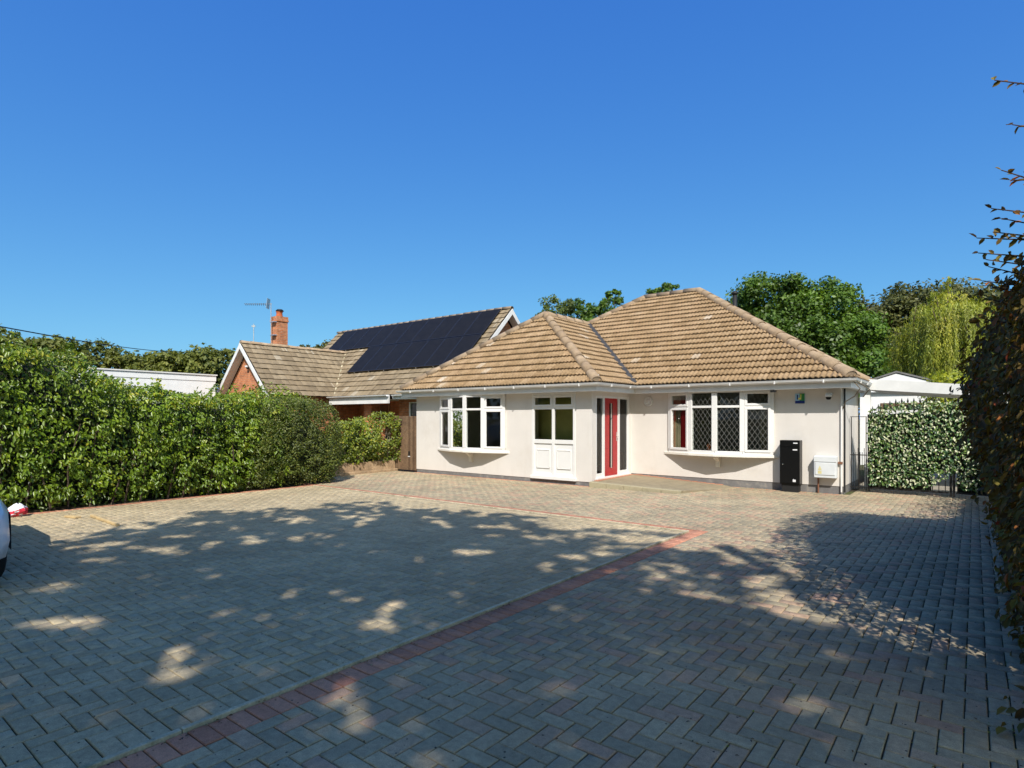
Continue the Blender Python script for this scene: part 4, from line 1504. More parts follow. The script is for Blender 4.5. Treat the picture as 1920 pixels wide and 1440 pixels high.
wall_sheet(m, 'y', 16.3, 16.5, -18.75, xg, -0.05, NZ + 0.2, [(-18.1, -16.2, 1.0, 2.25)])
m.quad((-18.75, 16.3, -0.05), (-18.75, 17.3, -0.05), (-18.75, 17.3, NZ), (-18.75, 16.3, NZ))
npart(m, 'front_wall', M['brick'])
m = MB()
wall_sheet(m, 'y', 17.2, 17.4, GE - 0.4, -18.75, -0.05, NZ + 1.2, [(-21.3, -20.45, 0.0, 2.2), (-19.75, -18.9, 0.0, 2.3)])
npart(m, 'recessed_wall', M['brick'])
m = MB()
m.box(-20.35, -19.85, 15.75, 16.2, -0.05, 2.3)
npart(m, 'porch_pier', M['brick'])
m = MB()
m.quad((-27, 18.6, -0.02), (xg, 18.6, -0.02), (xg, 18.6, 3), (-27, 18.6, 3))
npart(m, 'inner_partition', M['interior'])
m = MB()
m.box(-22.3, -18.75, 15.4, 17.2, NZ - 0.20, NZ - 0.16)
npart(m, 'porch_ceiling', M['soffit'])
m = MB()
m.box(-22.2, -18.30, 15.32, 15.42, NZ - 0.36, NZ - 0.02)
npart(m, 'porch_fascia', M['gutter'])
m = MB()
m.box(-18.29, NXR, 15.56, 15.60, NZ - 0.2, NZ - 0.01)
m.box(-18.29, NXR, 15.6, 16.3, NZ - 0.2, NZ - 0.17)
npart(m, 'fascia', M['gutter'])
m = MB()
r = 0.06
m.sweep([(-22.25, 15.31, NZ - 0.03), (-18.25, 15.31, NZ - 0.03)], [(0.06 + r * math.cos(math.pi * (1 + k / 6)), r * math.sin(math.pi * (1 + k / 6))) for k in range(7)])
npart(m, 'gutter', M['gutter'])
m = MB()
m.sweep([(-18.24, 15.55, NZ - 0.03), (NXR, 15.55, NZ - 0.03)], [(0.06 + r * math.cos(math.pi * (1 + k / 6)), r * math.sin(math.pi * (1 + k / 6))) for k in range(7)])
npart(m, 'gutter', M['gutter'])
m = MB()
for x in (-18.06, -17.2, -16.24):
    m.box(x - 0.04, x + 0.04, 16.26, 16.36, 1.05, 2.2)
m.box(-18.1, -16.2, 16.26, 16.36, 1.0, 1.05).box(-18.1, -16.2, 16.26, 16.36, 2.2, 2.25)
w = npart(m, 'window_frame', M['upvc'])
for a, b in ((-18.02, -17.24), (-17.16, -16.28)):
    m = MB()
    m.quad((a, 16.31, 1.05), (b, 16.31, 1.05), (b, 16.31, 2.2), (a, 16.31, 2.2))
    npart(m, 'pane', M['glass'], w)
m = MB()
for x in (-19.73, -19.33, -18.92):
    m.box(x - 0.03, x + 0.03, 17.18, 17.26, 0.0, 2.3)
m.box(-19.7, -18.95, 17.18, 17.26, 1.75, 1.82)
w = npart(m, 'porch_door_frame', M['pale_wood'])
m = MB()
m.quad((-19.7, 17.22, 0), (-18.95, 17.22, 0), (-18.95, 17.22, 2.3), (-19.7, 17.22, 2.3))
npart(m, 'pane', M['glass'], w)
m = MB()
m.box(-21.28, -20.47, 17.24, 17.30, 0.0, 2.18)
npart(m, 'door', M['fence_wood'])
m = MB()
m.box(-21.36, -21.3, 17.15, 17.28, 0.0, 2.25).box(-20.45, -20.39, 17.15, 17.28, 0.0, 2.25)
npart(m, 'door_frame', M['pale_wood'])
t = empty('gable_camera', (GX + 0.12, wy - 0.05, 3.78), label='white security camera under the apex of the brick gable', cat='security camera')
MB().box(-0.08, 0.08, -0.12, 0.05, -0.02, 0.06).build('housing', M['upvc'], t, bevel=0.01)
MB().lathe((0, -0.04, -0.02), [(0.06, 0), (0.05, -0.06), (0, -0.08)], 12).build('dome', M['blackmatt'], t, smooth=True)

# chimney
m = MB()
cx, cy = -26.0, 15.2
m.box(cx - 0.27, cx + 0.27, cy - 0.27, cy + 0.27, 3.0, 6.16)
ch = npart(m, 'chimney', M['brick'])
m = MB()
m.box(cx - 0.305, cx + 0.305, cy - 0.305, cy + 0.305, 6.16, 6.23).box(cx - 0.29, cx + 0.29, cy - 0.29, cy + 0.29, 6.23, 6.40)
npart(m, 'chimney_cap', M['brick'], ch)
m = MB()
m.lathe((cx, cy, 6.40), [(0.16, 0.0), (0.15, 0.05), (0.135, 0.20), (0.16, 0.24), (0.16, 0.28), (0.11, 0.28)], 16)
npart(m, 'chimney_pot', M['terracotta'], ch, smooth=True)
m = MB()
m.lathe((cx + 0.03, cy, 6.66), [(0.15, 0.0), (0.19, 0.03), (0.12, 0.10), (0.0, 0.12)], 14)
npart(m, 'cowl', M['blackmatt'], ch, smooth=True)
# aerial strapped to the chimney
t = empty('television_aerial', (cx - 0.05, cy - 0.40, 4.9), label='long television aerial on a pole strapped to the brick chimney', cat='aerial')
MB().tube([(0, 0, 0.0), (0, 0, 2.12)], 0.02, 8).build('pole', M['alu'], t)
bd = Vector((-0.79, -0.62, 0)).normalized()
sd_ = Vector((-bd.y, bd.x, 0))
MB().tube([bd * -0.05 + Vector((0, 0, 2.07)), bd * 1.25 + Vector((0, 0, 2.07))], 0.011, 6).build('boom', M['alu'], t)
for k in range(11):
    p = bd * (0.30 + 0.092 * k) + Vector((0, 0, 2.07))
    MB().bar(p - Vector((0, 0, 0.055)) - sd_ * 0.1, p + Vector((0, 0, 0.055)) - sd_ * 0.1, 0.016, 0.016).bar(p - sd_ * 0.1, p + sd_ * 0.1, 0.012, 0.012).build('element', M['blackmatt'], t)
m = MB()
m.bar(bd * 0.16 + Vector((0, 0, 1.85)), bd * 0.10 + Vector((0, 0, 2.32)), 0.35, 0.012, up=bd)
m.build('reflector', M['alu'], t)
m = MB()
m.box(-0.05, 0.30, -0.02, 0.14, 0.58, 0.62).box(-0.05, 0.30, -0.02, 0.14, 1.20, 1.24)
m.build('bracket', M['alu'], t)

# solar panels, each a thing laid on the roof
pu = Vector((1, 0, 0))
pv = Vector((0, 1, 1)).normalized()
pn = Vector((0, -1, 1)).normalized()
ordn = ['first', 'second', 'third', 'fourth', 'fifth', 'sixth', 'seventh', 'eighth', 'ninth', 'tenth']


def solar(x0, v0, w, h, label):
    o_ = Vector((x0, NY0, NZ)) + pv * v0 + pn * 0.13
    T = Matrix(((pu.x, pv.x, pn.x, o_.x), (pu.y, pv.y, pn.y, o_.y), (pu.z, pv.z, pn.z, o_.z), (0, 0, 0, 1)))
    e = empty('solar_panel', label=label, cat='solar panel', group='solar panels on the brick house roof')
    e.matrix_world = T
    g = 0.008
    m = MB()
    m.box(g, w - g, g, g + 0.03, -0.035, 0.0).box(g, w - g, h - g - 0.03, h - g, -0.035, 0.0).box(g, g + 0.03, g + 0.03, h - g - 0.03, -0.035, 0.0).box(w - g - 0.03, w - g, g + 0.03, h - g - 0.03, -0.035, 0.0)
    m.build('frame', M['solar_frame'], e)
    MB().box(g + 0.0305, w - g - 0.0305, g + 0.0305, h - g - 0.0305, -0.03, -0.004).build('cell_sheet', M['solar'], e)
    MB().box(w / 2 - 0.02, w / 2 + 0.02, -0.012, 0.03, -0.11, -0.036).box(w / 2 - 0.02, w / 2 + 0.02, h - 0.04, h - 0.01, -0.11, -0.036).build('roof_hook', M['alu'], e)


for k in range(10):
    solar(-26.15 + k * 1.062, 3.33, 1.062, 1.66, 'black solar panel, %s from the chimney end of the upper row' % ordn[k])
for k in range(7):
    solar(-22.65 + k * 1.016, 1.50, 1.016, 1.80, 'black solar panel, %s from the chimney end of the lower row' % ordn[k])

# ------------------------------------------------------------------ white flat-roofed building behind the hedge
t = empty('white_outbuilding', (-28.5, 7, 0), label='long white flat-roofed outbuilding behind the laurel hedge', cat='outbuilding')
wb_ = [(-2.6 + 5.2 * i / 1, 0) for i in range(2)]
MB().box(-2.5, 2.5, -7.5, 5.2, -0.05, 3.2).build('wall', M['whitewall'], t)
MB().box(-2.52, 2.52, -7.52, 5.22, 3.2, 3.44).build('fascia', M['whitewall'], t)
MB().box(-2.56, 2.56, -7.56, 5.26, 3.44, 3.49).build('roof_edge', M['gutter'], t)

# ------------------------------------------------------------------ far house beyond the brick one: roof, chimney and its aerial
t = empty('distant_house', (-46, 25, 0), label='distant tiled roof with small chimney beyond the brick gable', cat='house')
MB().box(1.4, 7, -3, 3, -0.05, 4.4).build('wall', M['brick'], t)
m = MB()
m.poly([(1.1, -3.3, 4.3), (7.3, -3.3, 4.3), (6.3, 0, 6.95), (2.3, 0, 6.95)])
m.poly([(1.1, 3.3, 4.3), (7.3, 3.3, 4.3), (6.3, 0, 6.95), (2.3, 0, 6.95)])
m.poly([(7.3, -3.3, 4.3), (7.3, 3.3, 4.3), (6.3, 0, 6.95)])
m.poly([(1.1, -3.3, 4.3), (1.1, 3.3, 4.3), (2.3, 0, 6.95)])
m.build('roof', M['ntile'], t, tone=0.5)
m = MB()
m.box(2.9, 3.75, -0.5, 0.3, 6.0, 7.05)
m.build('chimney', M['brick'], t)
MB().lathe((3.4, -0.1, 7.05), [(0.18, 0), (0.16, 0.28), (0.19, 0.30), (0.1, 0.30)], 12).build('chimney_pot', M['terracotta'], t)
t = empty('pole_aerial', (-43.3, 23.2, 6.2), label='thin grey aerial pole above the distant roof', cat='aerial')
MB().tube([(0, 0, 0), (0, 0, 2.6)], 0.03, 6).build('pole', M['alu'], t)
MB().bar((-0.9, -0.7, 1.05), (0.35, 0.28, 1.05), 0.05, 0.09).build('boom', M['alu'], t)
MB().bar((-0.12, -0.09, 2.42), (0.10, 0.08, 2.42), 0.05, 0.12).build('head', M['alu'], t)

# ------------------------------------------------------------------ garage, flat canopy and gates on the east side
t = empty('garage', (-0.6, 24, 0), label='white garage with shallow grey gable behind the leafy gate', cat='garage')
m = MB()
wall_sheet(m, 'y', 0.0, 0.25, -2.6, 3.4, -0.05, 2.5, [(-1.9, 1.2, 0.0, 2.08)])
m.box(-2.6, 3.4, 5.7, 6, -0.05, 2.5)
m.box(-2.6, -2.35, 0.25, 5.7, -0.05, 2.5).box(3.15, 3.4, 0.25, 5.7, -0.05, 2.5)
m.build('wall', M['whitewall'], t)
m = MB()
m.poly([(-2.55, -0.12, 2.5), (-0.45, -0.12, 2.5), (-0.45, -0.12, 2.78), (-1.5, -0.12, 3.12), (-2.55, -0.12, 2.78)])
m.build('gable', M['whitewall'], t)
m = MB()
for a, b in (((-2.75, 2.74), (-1.5, 3.15)), ((-1.5, 3.15), (-0.25, 2.74)), ((-0.25, 2.52), (3.6, 2.52))):
    m.v += []
    m.quad((a[0], -0.15, a[1] + 0.06), (b[0], -0.15, b[1] + 0.06), (b[0], 6.2, b[1] + 0.06), (a[0], 6.2, a[1] + 0.06))
    m.quad((a[0], -0.15, a[1] + 0.0), (b[0], -0.15, b[1] + 0.0), (b[0], -0.15, b[1] + 0.06), (a[0], -0.15, a[1] + 0.06))
m.build('roof', M['plinth'], t)
m = MB()
m.box(-1.9, 1.2, 0.08, 0.12, 0.0, 2.0)
gd = m.build('garage_door', M['upvc'], t)
MB().box(-1.98, 1.28, -0.02, 0.06, 2.0, 2.12).box(-1.98, -1.9, -0.02, 0.06, 0, 2.0).box(1.2, 1.28, -0.02, 0.06, 0, 2.0).build('door_frame', M['fence_wood'], t)

t = empty('canopy', (-0.6, 15.6, 0), label='white sloping flat canopy over the side passage', cat='canopy')
m = MB()
n0 = len(m.v)
for y in (0.15, 4.2):
    m.v += [(-1.45, y, 2.29), (2.3, y, 1.93), (2.3, y, 2.09), (-1.45, y, 2.48)]
m.f += [(0, 1, 2, 3), (7, 6, 5, 4), (0, 4, 5, 1), (1, 5, 6, 2), (2, 6, 7, 3), (3, 7, 4, 0)]
m.build('roof_slab', M['soffit'], t)
m = MB()
n0 = len(m.v)
for y in (0.11, 0.147):
    m.v += [(-1.5, y, 2.27), (2.35, y, 1.91), (2.35, y, 2.12), (-1.5, y, 2.515)]
m.f += [(0, 1, 2, 3), (7, 6, 5, 4), (0, 4, 5, 1), (1, 5, 6, 2), (2, 6, 7, 3), (3, 7, 4, 0)]
m.build('fascia', M['gutter'], t)
MB().box(-1.42, -1.30, 0.2, 0.32, 0, 2.28).build('post', M['whitewall'], t)
MB().box(2.1, 2.2, 0.2, 0.32, 0, 1.95).build('post', M['whitewall'], t)

GTY = 14.75
t = empty('side_railing', (-2.0, GTY, 0), label='narrow black iron railing between the house corner and leafy gate', cat='railing')
for x in (-0.13, 0.015, 0.15):
    MB().tube([(x, 0, 0.03), (x, 0, 1.62)], 0.010, 6).build('bar', M['iron'], t)
for k in range(8):
    x = -0.13 + 0.04 * k
    if k not in (0,):
        MB().tube([(x + 0.006, 0, 0.06), (x + 0.006, 0, 0.86 if k % 3 else 0.95)], 0.0065, 6).build('bar', M['iron'], t)
MB().bar((-0.15, 0, 1.63), (0.17, 0, 1.63), 0.02, 0.014).build('rail', M['iron'], t)
MB().bar((-0.15, 0, 0.80), (0.17, 0, 0.80), 0.02, 0.02).build('rail', M['iron'], t)
MB().bar((-0.15, 0, 0.10), (0.17, 0, 0.10), 0.02, 0.02).build('rail', M['iron'], t)

t = empty('iron_gate', (-1.80, GTY, 0), label='black iron double gate covered with artificial ivy screening', cat='gate')
def gate_top(x):
    return 1.70 + 0.22 * min(1.0, max(0.0, x / 0.55)) ** 0.7 if x < 1.45 else 1.92
for x in (0.0, 1.42, 1.47, 2.85):
    MB().box(x - 0.022, x + 0.022, -0.022, 0.022, 0.02, gate_top(x) - 0.02).build('gate_post', M['iron'], t)
for a, b in ((0.03, 1.39), (1.50, 2.82)):
    for z in (0.10, 0.95):
        MB().box(a, b, -0.012, 0.012, z - 0.018, z + 0.018).build('rail', M['iron'], t)
    k = 0
    x = a + 0.04
    while x < b:
        zt = gate_top(x)
        m = MB()
        m.tube([(x, 0, 0.1), (x, 0, zt)], 0.008, 6)
        m.lathe((x, 0, zt), [(0.008, 0), (0.020, 0.025), (0.0, 0.11)], 6)
        m.build('bar', M['iron'], t)
        x += 0.105
    MB().tube([(a + (b - a) * i / 10, 0, gate_top(a + (b - a) * i / 10) - 0.06) for i in range(11)], 0.012, 6).build('top_rail', M['iron'], t)
n = 5600
X = rng.uniform(0.0, 2.85, n)
Z = rng.uniform(0.05, 1.0, n) ** 0.9
top = np.array([gate_top(x) for x in X])
Z = 0.06 + Z * (top - 0.02)
ragged = 0.9 + 0.12 * np.sin(X * 9) + rng.normal(0, 0.04, n)
keep = ~((X > 1.1) & (X < 1.52) & (Z < 0.22 + 0.9 * np.maximum(0, X - 1.12)))
X, Z = X[keep], Z[keep]
n = len(X)
tn = rng.random(n) * 0.62
wv = rng.random(n)
tn = np.where(wv < 0.29, 0.68 + 0.32 * rng.random(n), tn)
leaves('ivy_screen', np.stack([X, -0.035 - rng.random(n) * 0.05, Z], 1), np.tile((0.1, -1, 0.35), (n, 1)), rng.uniform(0.04, 0.075, n), M['ivy'], t, tn, 0.62, True,
       axis=np.tile((0.1, 0, -1.0), (n, 1)) + rng.normal(0, 0.5, (n, 3)), spread=0.9)
m = MB()
m.quad((0.02, 0.014, 0.08), (1.10, 0.014, 0.08), (1.10, 0.014, 1.74), (0.02, 0.014, 1.66))
m.quad((1.52, 0.014, 0.08), (2.83, 0.014, 0.08), (2.83, 0.014, 1.74), (1.52, 0.014, 1.74))
m.quad((1.10, 0.014, 0.45), (1.52, 0.014, 0.62), (1.52, 0.014, 1.74), (1.10, 0.014, 1.74))
m.build('screen_backing', M['core'], t)

# wooden side gate at the west corner
t = empty('wooden_gate', (-13.5, 12.06, 0), label='dark brown boarded wooden gate beside the bungalow corner', cat='gate')
bx = [-0.42 + 0.0945 * k for k in range(9)]
bme = None
for x in bx:
    MB().box(x, x + 0.0895, -0.012 + rnd.uniform(-.003, .003), 0.01, 0.035, 1.66 + rnd.uniform(-.006, .004)).build('board', M['fence_wood'], t, bevel=0.004)
for z in (0.3, 0.9, 1.45):
    MB().box(-0.42, 0.43, 0.0105, 0.045, z - 0.05, z + 0.05).build('ledge', M['fence_wood'], t)
MB().box(-0.53, -0.435, -0.05, 0.05, -0.05, 1.68).build('post', M['fence_wood'], t)
MB().box(0.06, 0.135, -0.02, -0.0155, 0.46, 0.60).build('letter_slot', M['blackmatt'], t)
MB().box(0.05, 0.145, -0.024, -0.0155, 0.435, 0.457).build('slot_sill', M['label_white'], t)

t = empty('low_fence', (-13.95, 10.8, 0), label='low weathered timber edging fence below the climbing shrub', cat='fence')
for k in range(16):
    y = -1.15 + k * 0.145
    MB().box(-0.015, 0.015, y, y + 0.138, -0.04, 0.33 + rnd.uniform(-.02, .02)).build('board', M['pale_wood'], t, bevel=0.004)
MB().box(-0.05, -0.016, -1.2, 1.18, 0.18, 0.25).build('rail', M['pale_wood'], t)
MB().box(0.02, 0.12, -1.2, 1.18, -0.04, 0.07).build('sleeper', M['pale_wood'], t, bevel=0.01)
MB().box(-0.45, -0.2, 0.70, 0.95, -0.05, 1.5).build('brick_pier', M['brick'], t)

# things lying on the drive by the hedge
MB().bar((-11.25, 3.30, 0.022), (-9.95, 3.25, 0.022), 0.045, 0.036).build('timber_batten', M['offcut'], bevel=0.004)
tag(bpy.data.objects['timber_batten'], 'pale timber batten lying on the paving near the hedge', 'batten')
MB().bar((-11.55, 3.05, 0.018), (-11.25, 3.12, 0.018), 0.09, 0.028).build('timber_offcut', M['offcut'], bevel=0.004)
tag(bpy.data.objects['timber_offcut'], 'short flat timber offcut beside the pale batten', 'offcut')
m = MB()
nn, mm_ = 14, 9
for i in range(mm_ + 1):
    v = i / mm_
    for k in range(nn):
        a = 2 * math.pi * k / nn
        r_ = (math.sin(math.pi * (0.08 + 0.90 * v)) ** 0.7) * (1 + 0.22 * math.sin(3 * a + 4 * v) + 0.12 * math.sin(7 * a - 9 * v))
        m.v.append((0.17 * r_ * math.cos(a), 0.25 * r_ * math.sin(a), 0.27 * v * (1 + 0.16 * math.sin(2 * a + 1)) + 0.004))
tn = []
for i in range(mm_):
    for k in range(nn):
        a, b = i * nn + k, i * nn + (k + 1) % nn
        m.f.append((a, b, b + nn, a + nn))
        tn.append(0.9 if i > 5 or (k + 2 * i) % 5 == 0 else 0.3 * ((k + i) % 2))
m.f.append(tuple(range(nn)))
m.f.append(tuple(mm_ * nn + k for k in range(nn)))
tn += [0.2, 0.9]
o = m.build('plastic_bag', M['bag'], tone=tn)
o.location = (-12.25, 2.58, 0)
o.scale = (0.62, 0.62, 0.7)
o.rotation_euler = (0, 0, 0.5)
tag(o, 'crumpled red and white plastic bag at the foot of the hedge', 'bag')

# overhead line
m = MB()
a, b = Vector((-26.0, 2.2, 5.05)), Vector((-66, 26.8, 8.5))
m.tube([a.lerp(b, i / 16) - Vector((0, 0, 0.25 * math.sin(math.pi * i / 16))) for i in range(-8, 17)], 0.028, 6)
tag(m.build('overhead_cable', M['blackmatt']), 'thin dark overhead cable crossing the sky above the hedge', 'cable')

# ------------------------------------------------------------------ hedges
def lump(y, z, s=1.0):
    return (np.sin(y * 2.3 * s + 0.7) * np.cos(z * 3.1 * s - 0.4) + 0.6 * np.sin(y * 5.1 * s + z * 4.3 * s) + 0.5 * np.cos(y * 8.7 * s - z * 6.9 * s + 1.3)) / 2.1


LEAFME = {}


def leaf_objects(P, N, size, mat, parent, tones, ratio=0.5, axis=None):
    """single leaves as objects that share a few meshes"""
    n = len(P)
    for i in range(n):
        tb = int(tones[i] * 7.99)
        key = (mat.name, tb, ratio)
        if key not in LEAFME:
            w = ratio * 0.5
            f = w * 0.35
            me = bpy.data.meshes.new('leaf')
            me.from_pydata([(0, 0, 0), (w * .85, .28, f), (w * .8, .66, f * .8), (0, 1, -.1), (-w * .8, .66, f * .8), (-w * .85, .28, f)], [], [(0, 1, 2, 3), (0, 3, 4, 5)])
            a = me.attributes.new('tone', 'FLOAT', 'FACE')
            a.data.foreach_set('value', np.full(2, (tb + 0.5) / 8, dtype=np.float32))
            me.materials.append(mat)
            LEAFME[key] = me
        nn = (Vector(N[i]) + Vector(rng.normal(0, 0.4, 3))).normalized()
        ax = Vector(rng.normal(0, 1, 3)) if axis is None else Vector(axis[i]) + Vector(rng.normal(0, 0.3, 3))
        ax = (ax - nn * ax.dot(nn)).normalized()
        bx_ = ax.cross(nn)
        s = size[i]
        p = P[i]
        o = bpy.data.objects.new('leaf', LEAFME[key])
        o.matrix_world = Matrix(((bx_.x * s, ax.x * s, nn.x * s, p[0]), (bx_.y * s, ax.y * s, nn.y * s, p[1]), (bx_.z * s, ax.z * s, nn.z * s, p[2]), (0, 0, 0, 1)))
        col.objects.link(o)
        o.parent = parent


def hedge_front(n, ya, yb, topf, xf, depth, amp):
    y = rng.uniform(ya, yb, n)
    zt = topf(y)
    z = 0.04 + rng.random(n) * (zt - 0.02)
    l = lump(y, z)
    x = xf(y, z) + amp * l - depth * rng.random(n) ** 1.6
    N = np.stack([np.ones(n), -0.25 * np.ones(n), 0.55 * np.ones(n)], 1)
    return np.stack([x, y, z], 1), N, l


def hedge_top(n, ya, yb, topf, x0, x1, amp):
    y = rng.uniform(ya, yb, n)
    x = rng.uniform(x0, x1, n)
    z = topf(y) + amp * lump(y, x) - 0.22 * rng.random(n) ** 1.5
    N = np.stack([0.25 * np.ones(n), -0.2 * np.ones(n), np.ones(n)], 1)
    return np.stack([x, y, z], 1), N


# laurel hedge
tY = np.array([-1.2, 2.5, 3.3, 4.0, 4.7, 6.0, 7.0, 7.6])
tZ = np.array([2.95, 2.86, 2.78, 2.38, 2.14, 2.05, 2.08, 1.95])
topL = lambda y: np.interp(y, tY, tZ) + 0.05 * np.sin(4.1 * y) + 0.04 * np.sin(9.3 * y + 1)
hedge = empty('laurel_hedge', (-13.4, 3, 0), label='tall glossy green laurel hedge along the edge of the drive', cat='hedge')
hedge_i = Matrix.Translation((13.4, -3, 0))
P1, N1, l1 = hedge_front(15000, -1.2, 7.5, topL, lambda y, z: -12.70 + 0.16 * np.sin(np.clip(z / topL(y), 0, 1) * 2.6), 0.42, 0.13)
P2, N2 = hedge_top(7500, -1.2, 7.5, topL, -14.2, -12.6, 0.10)
# upright shoots along the top
sh = []
for k in range(90):
    y = rng.uniform(-1, 7.3)
    x = rng.uniform(-13.9, -12.7)
    z0 = float(topL(y)) - 0.05
    h_ = rng.uniform(0.12, 0.38)
    lean = rng.normal(0, 0.12, 2)
    for q in range(int(h_ / 0.022)):
        f = q * 0.022
        sh.append((x + lean[0] * f + rng.normal(0, 0.02), y + lean[1] * f + rng.normal(0, 0.02), z0 + f))
P3 = np.array(sh)
N3 = np.tile((0.5, -0.3, 0.7), (len(P3), 1))
# tufts standing proud of the face, with dark hollows between them
kc = 640
cy_ = rng.uniform(-1.2, 7.5, kc)
cz_ = rng.uniform(0.08, 0.98, kc) * topL(cy_)
cx_ = -12.60 + 0.16 * np.sin(np.clip(cz_ / topL(cy_), 0, 1) * 2.6) + 0.10 * lump(cy_, cz_) + rng.normal(0, 0.05, kc)
cr_ = rng.uniform(0.07, 0.17, kc)
ctone = rng.random(kc)
wh = np.repeat(np.arange(kc), 20)
of_ = norm(rng.normal(0, 1, (len(wh), 3)))
of_[:, 0] = np.abs(of_[:, 0])
PT_ = np.stack([cx_, cy_, cz_], 1)[wh] + of_ * (cr_[wh] * rng.uniform(0.6, 1.0, len(wh)))[:, None]
NT_ = of_ + np.array([0.5, -0.2, 0.5])
P1, N1 = np.concatenate([P1, PT_]), np.concatenate([N1, NT_])
P, N = np.concatenate([P1, P2, P3]), np.concatenate([N1, N2, N3])
ax = np.tile((0.7, -0.1, -0.45), (len(P), 1))
ax[len(P1):] = (0.5, 0, 0.5)
tone = rng.beta(2.2, 2.2, len(P))
tone[15000:15000 + len(wh)] = 0.25 + 0.35 * ctone[wh] + 0.35 * rng.random(len(wh))
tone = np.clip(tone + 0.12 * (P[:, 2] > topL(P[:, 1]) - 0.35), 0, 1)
size = 0.04 + 0.075 * rng.beta(2.2, 2, len(P))
px, py, dd = project(P)
vis = (px > 10) & (px < 470) & (dd > 0.5)
front = np.where(vis & (np.arange(len(P)) < len(P1)) & (P[:, 0] > -12.66 + 0.16 * np.sin(np.clip(P[:, 2] / topL(P[:, 1]), 0, 1) * 2.6)))[0]
pick = front[np.argsort(dd[front] + 2.5 * rng.random(len(front)))[:300]]
mask = np.ones(len(P), bool)
mask[pick] = False
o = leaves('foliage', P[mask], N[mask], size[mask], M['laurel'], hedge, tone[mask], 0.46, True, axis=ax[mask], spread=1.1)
o.matrix_parent_inverse = hedge_i
k0 = len(bpy.data.objects)
leaf_objects(P[pick], N[pick], size[pick] * 1.05, M['laurel'], hedge, tone[pick], 0.46, axis=ax[pick])
for o in hedge.children:
    o.matrix_parent_inverse = hedge_i


def core_mesh(name, ya, yb, topf, xf, xb, mat, parent, inv, drop=0.35, n=26):  # solid dark core added inside the foliage to block see-through
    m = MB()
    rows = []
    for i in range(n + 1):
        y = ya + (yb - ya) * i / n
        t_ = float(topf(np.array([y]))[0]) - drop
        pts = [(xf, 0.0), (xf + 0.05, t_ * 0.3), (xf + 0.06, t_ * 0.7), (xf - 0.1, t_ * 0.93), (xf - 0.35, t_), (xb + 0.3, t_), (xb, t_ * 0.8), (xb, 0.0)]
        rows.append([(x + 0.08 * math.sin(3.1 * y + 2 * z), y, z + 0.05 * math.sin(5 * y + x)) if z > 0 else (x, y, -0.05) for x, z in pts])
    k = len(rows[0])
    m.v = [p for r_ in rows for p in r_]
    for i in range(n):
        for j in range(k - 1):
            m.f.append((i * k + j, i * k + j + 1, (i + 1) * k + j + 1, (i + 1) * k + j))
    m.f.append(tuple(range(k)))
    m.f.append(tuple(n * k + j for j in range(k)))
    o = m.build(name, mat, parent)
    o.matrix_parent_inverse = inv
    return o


core_mesh('dark_core', -1.1, 7.3, topL, -13.12, -14.1, M['core'], hedge, hedge_i, 0.2)
m = MB()
for k in range(26):
    y = -0.5 + k * 0.3 + rng.uniform(-.1, .1)
    m.tube([(-12.66, y, -0.03), (-12.58 + rng.uniform(-.06, .06), y + rng.uniform(-.2, .2), 0.7), (-12.50, y + rng.uniform(-.4, .4), 1.5)], [0.02, 0.013, 0.006], 5)
o = m.build('stem', M['bark'], hedge)
o.matrix_parent_inverse = hedge_i
m = MB()
for k in range(7):               # a bare dead branch inside the hedge face
    a = Vector((-12.60, 4.55 + 0.05 * k, 0.55 + 0.10 * k))
    m.tube([a, a + Vector((0.03, rng.uniform(-.22, .22), rng.uniform(.15, .4))), a + Vector((0.0, rng.uniform(-.4, .4), rng.uniform(.3, .7)))], [0.010, 0.006, 0.003], 5)
o = m.build('dead_branch', M['deadtwig'], hedge)
o.matrix_parent_inverse = hedge_i

# smaller-leaved shrub at the hedge's end
sY = np.array([6.7, 7.3, 8.0, 8.6, 9.0, 9.25])
sZ = np.array([1.75, 2.02, 2.12, 1.98, 1.55, 0.6])
topS = lambda y: np.interp(y, sY, sZ)
shr = empty('end_shrub', (-13.2, 8, 0), label='rounded olive green shrub at the house end of the hedge', cat='shrub')
shr_i = Matrix.Translation((13.2, -8, 0))
xs_ = lambda y, z: -12.55 + 0.22 * np.sin(np.clip(z / topS(y), 0, 1) * 2.8) - 0.9 * np.clip((y - 8.55) / 0.7, 0, 1) ** 2
P1, N1, _ = hedge_front(8000, 6.6, 9.25, topS, xs_, 0.38, 0.12)
P2, N2 = hedge_top(3200, 6.7, 9.0, topS, -14.0, -12.7, 0.08)
kc = 300
cy_ = rng.uniform(6.7, 9.1, kc)
cz_ = rng.uniform(0.08, 0.98, kc) * topS(cy_)
wh = np.repeat(np.arange(kc), 22)
of_ = norm(rng.normal(0, 1, (len(wh), 3)))
of_[:, 0] = np.abs(of_[:, 0])
PT_ = np.stack([xs_(cy_, cz_) + 0.05, cy_, cz_], 1)[wh] + of_ * (rng.uniform(0.06, 0.15, kc)[wh] * rng.uniform(0.6, 1, len(wh)))[:, None]
P1, N1 = np.concatenate([P1, PT_]), np.concatenate([N1, of_ + np.array([0.4, -0.2, 0.5])])
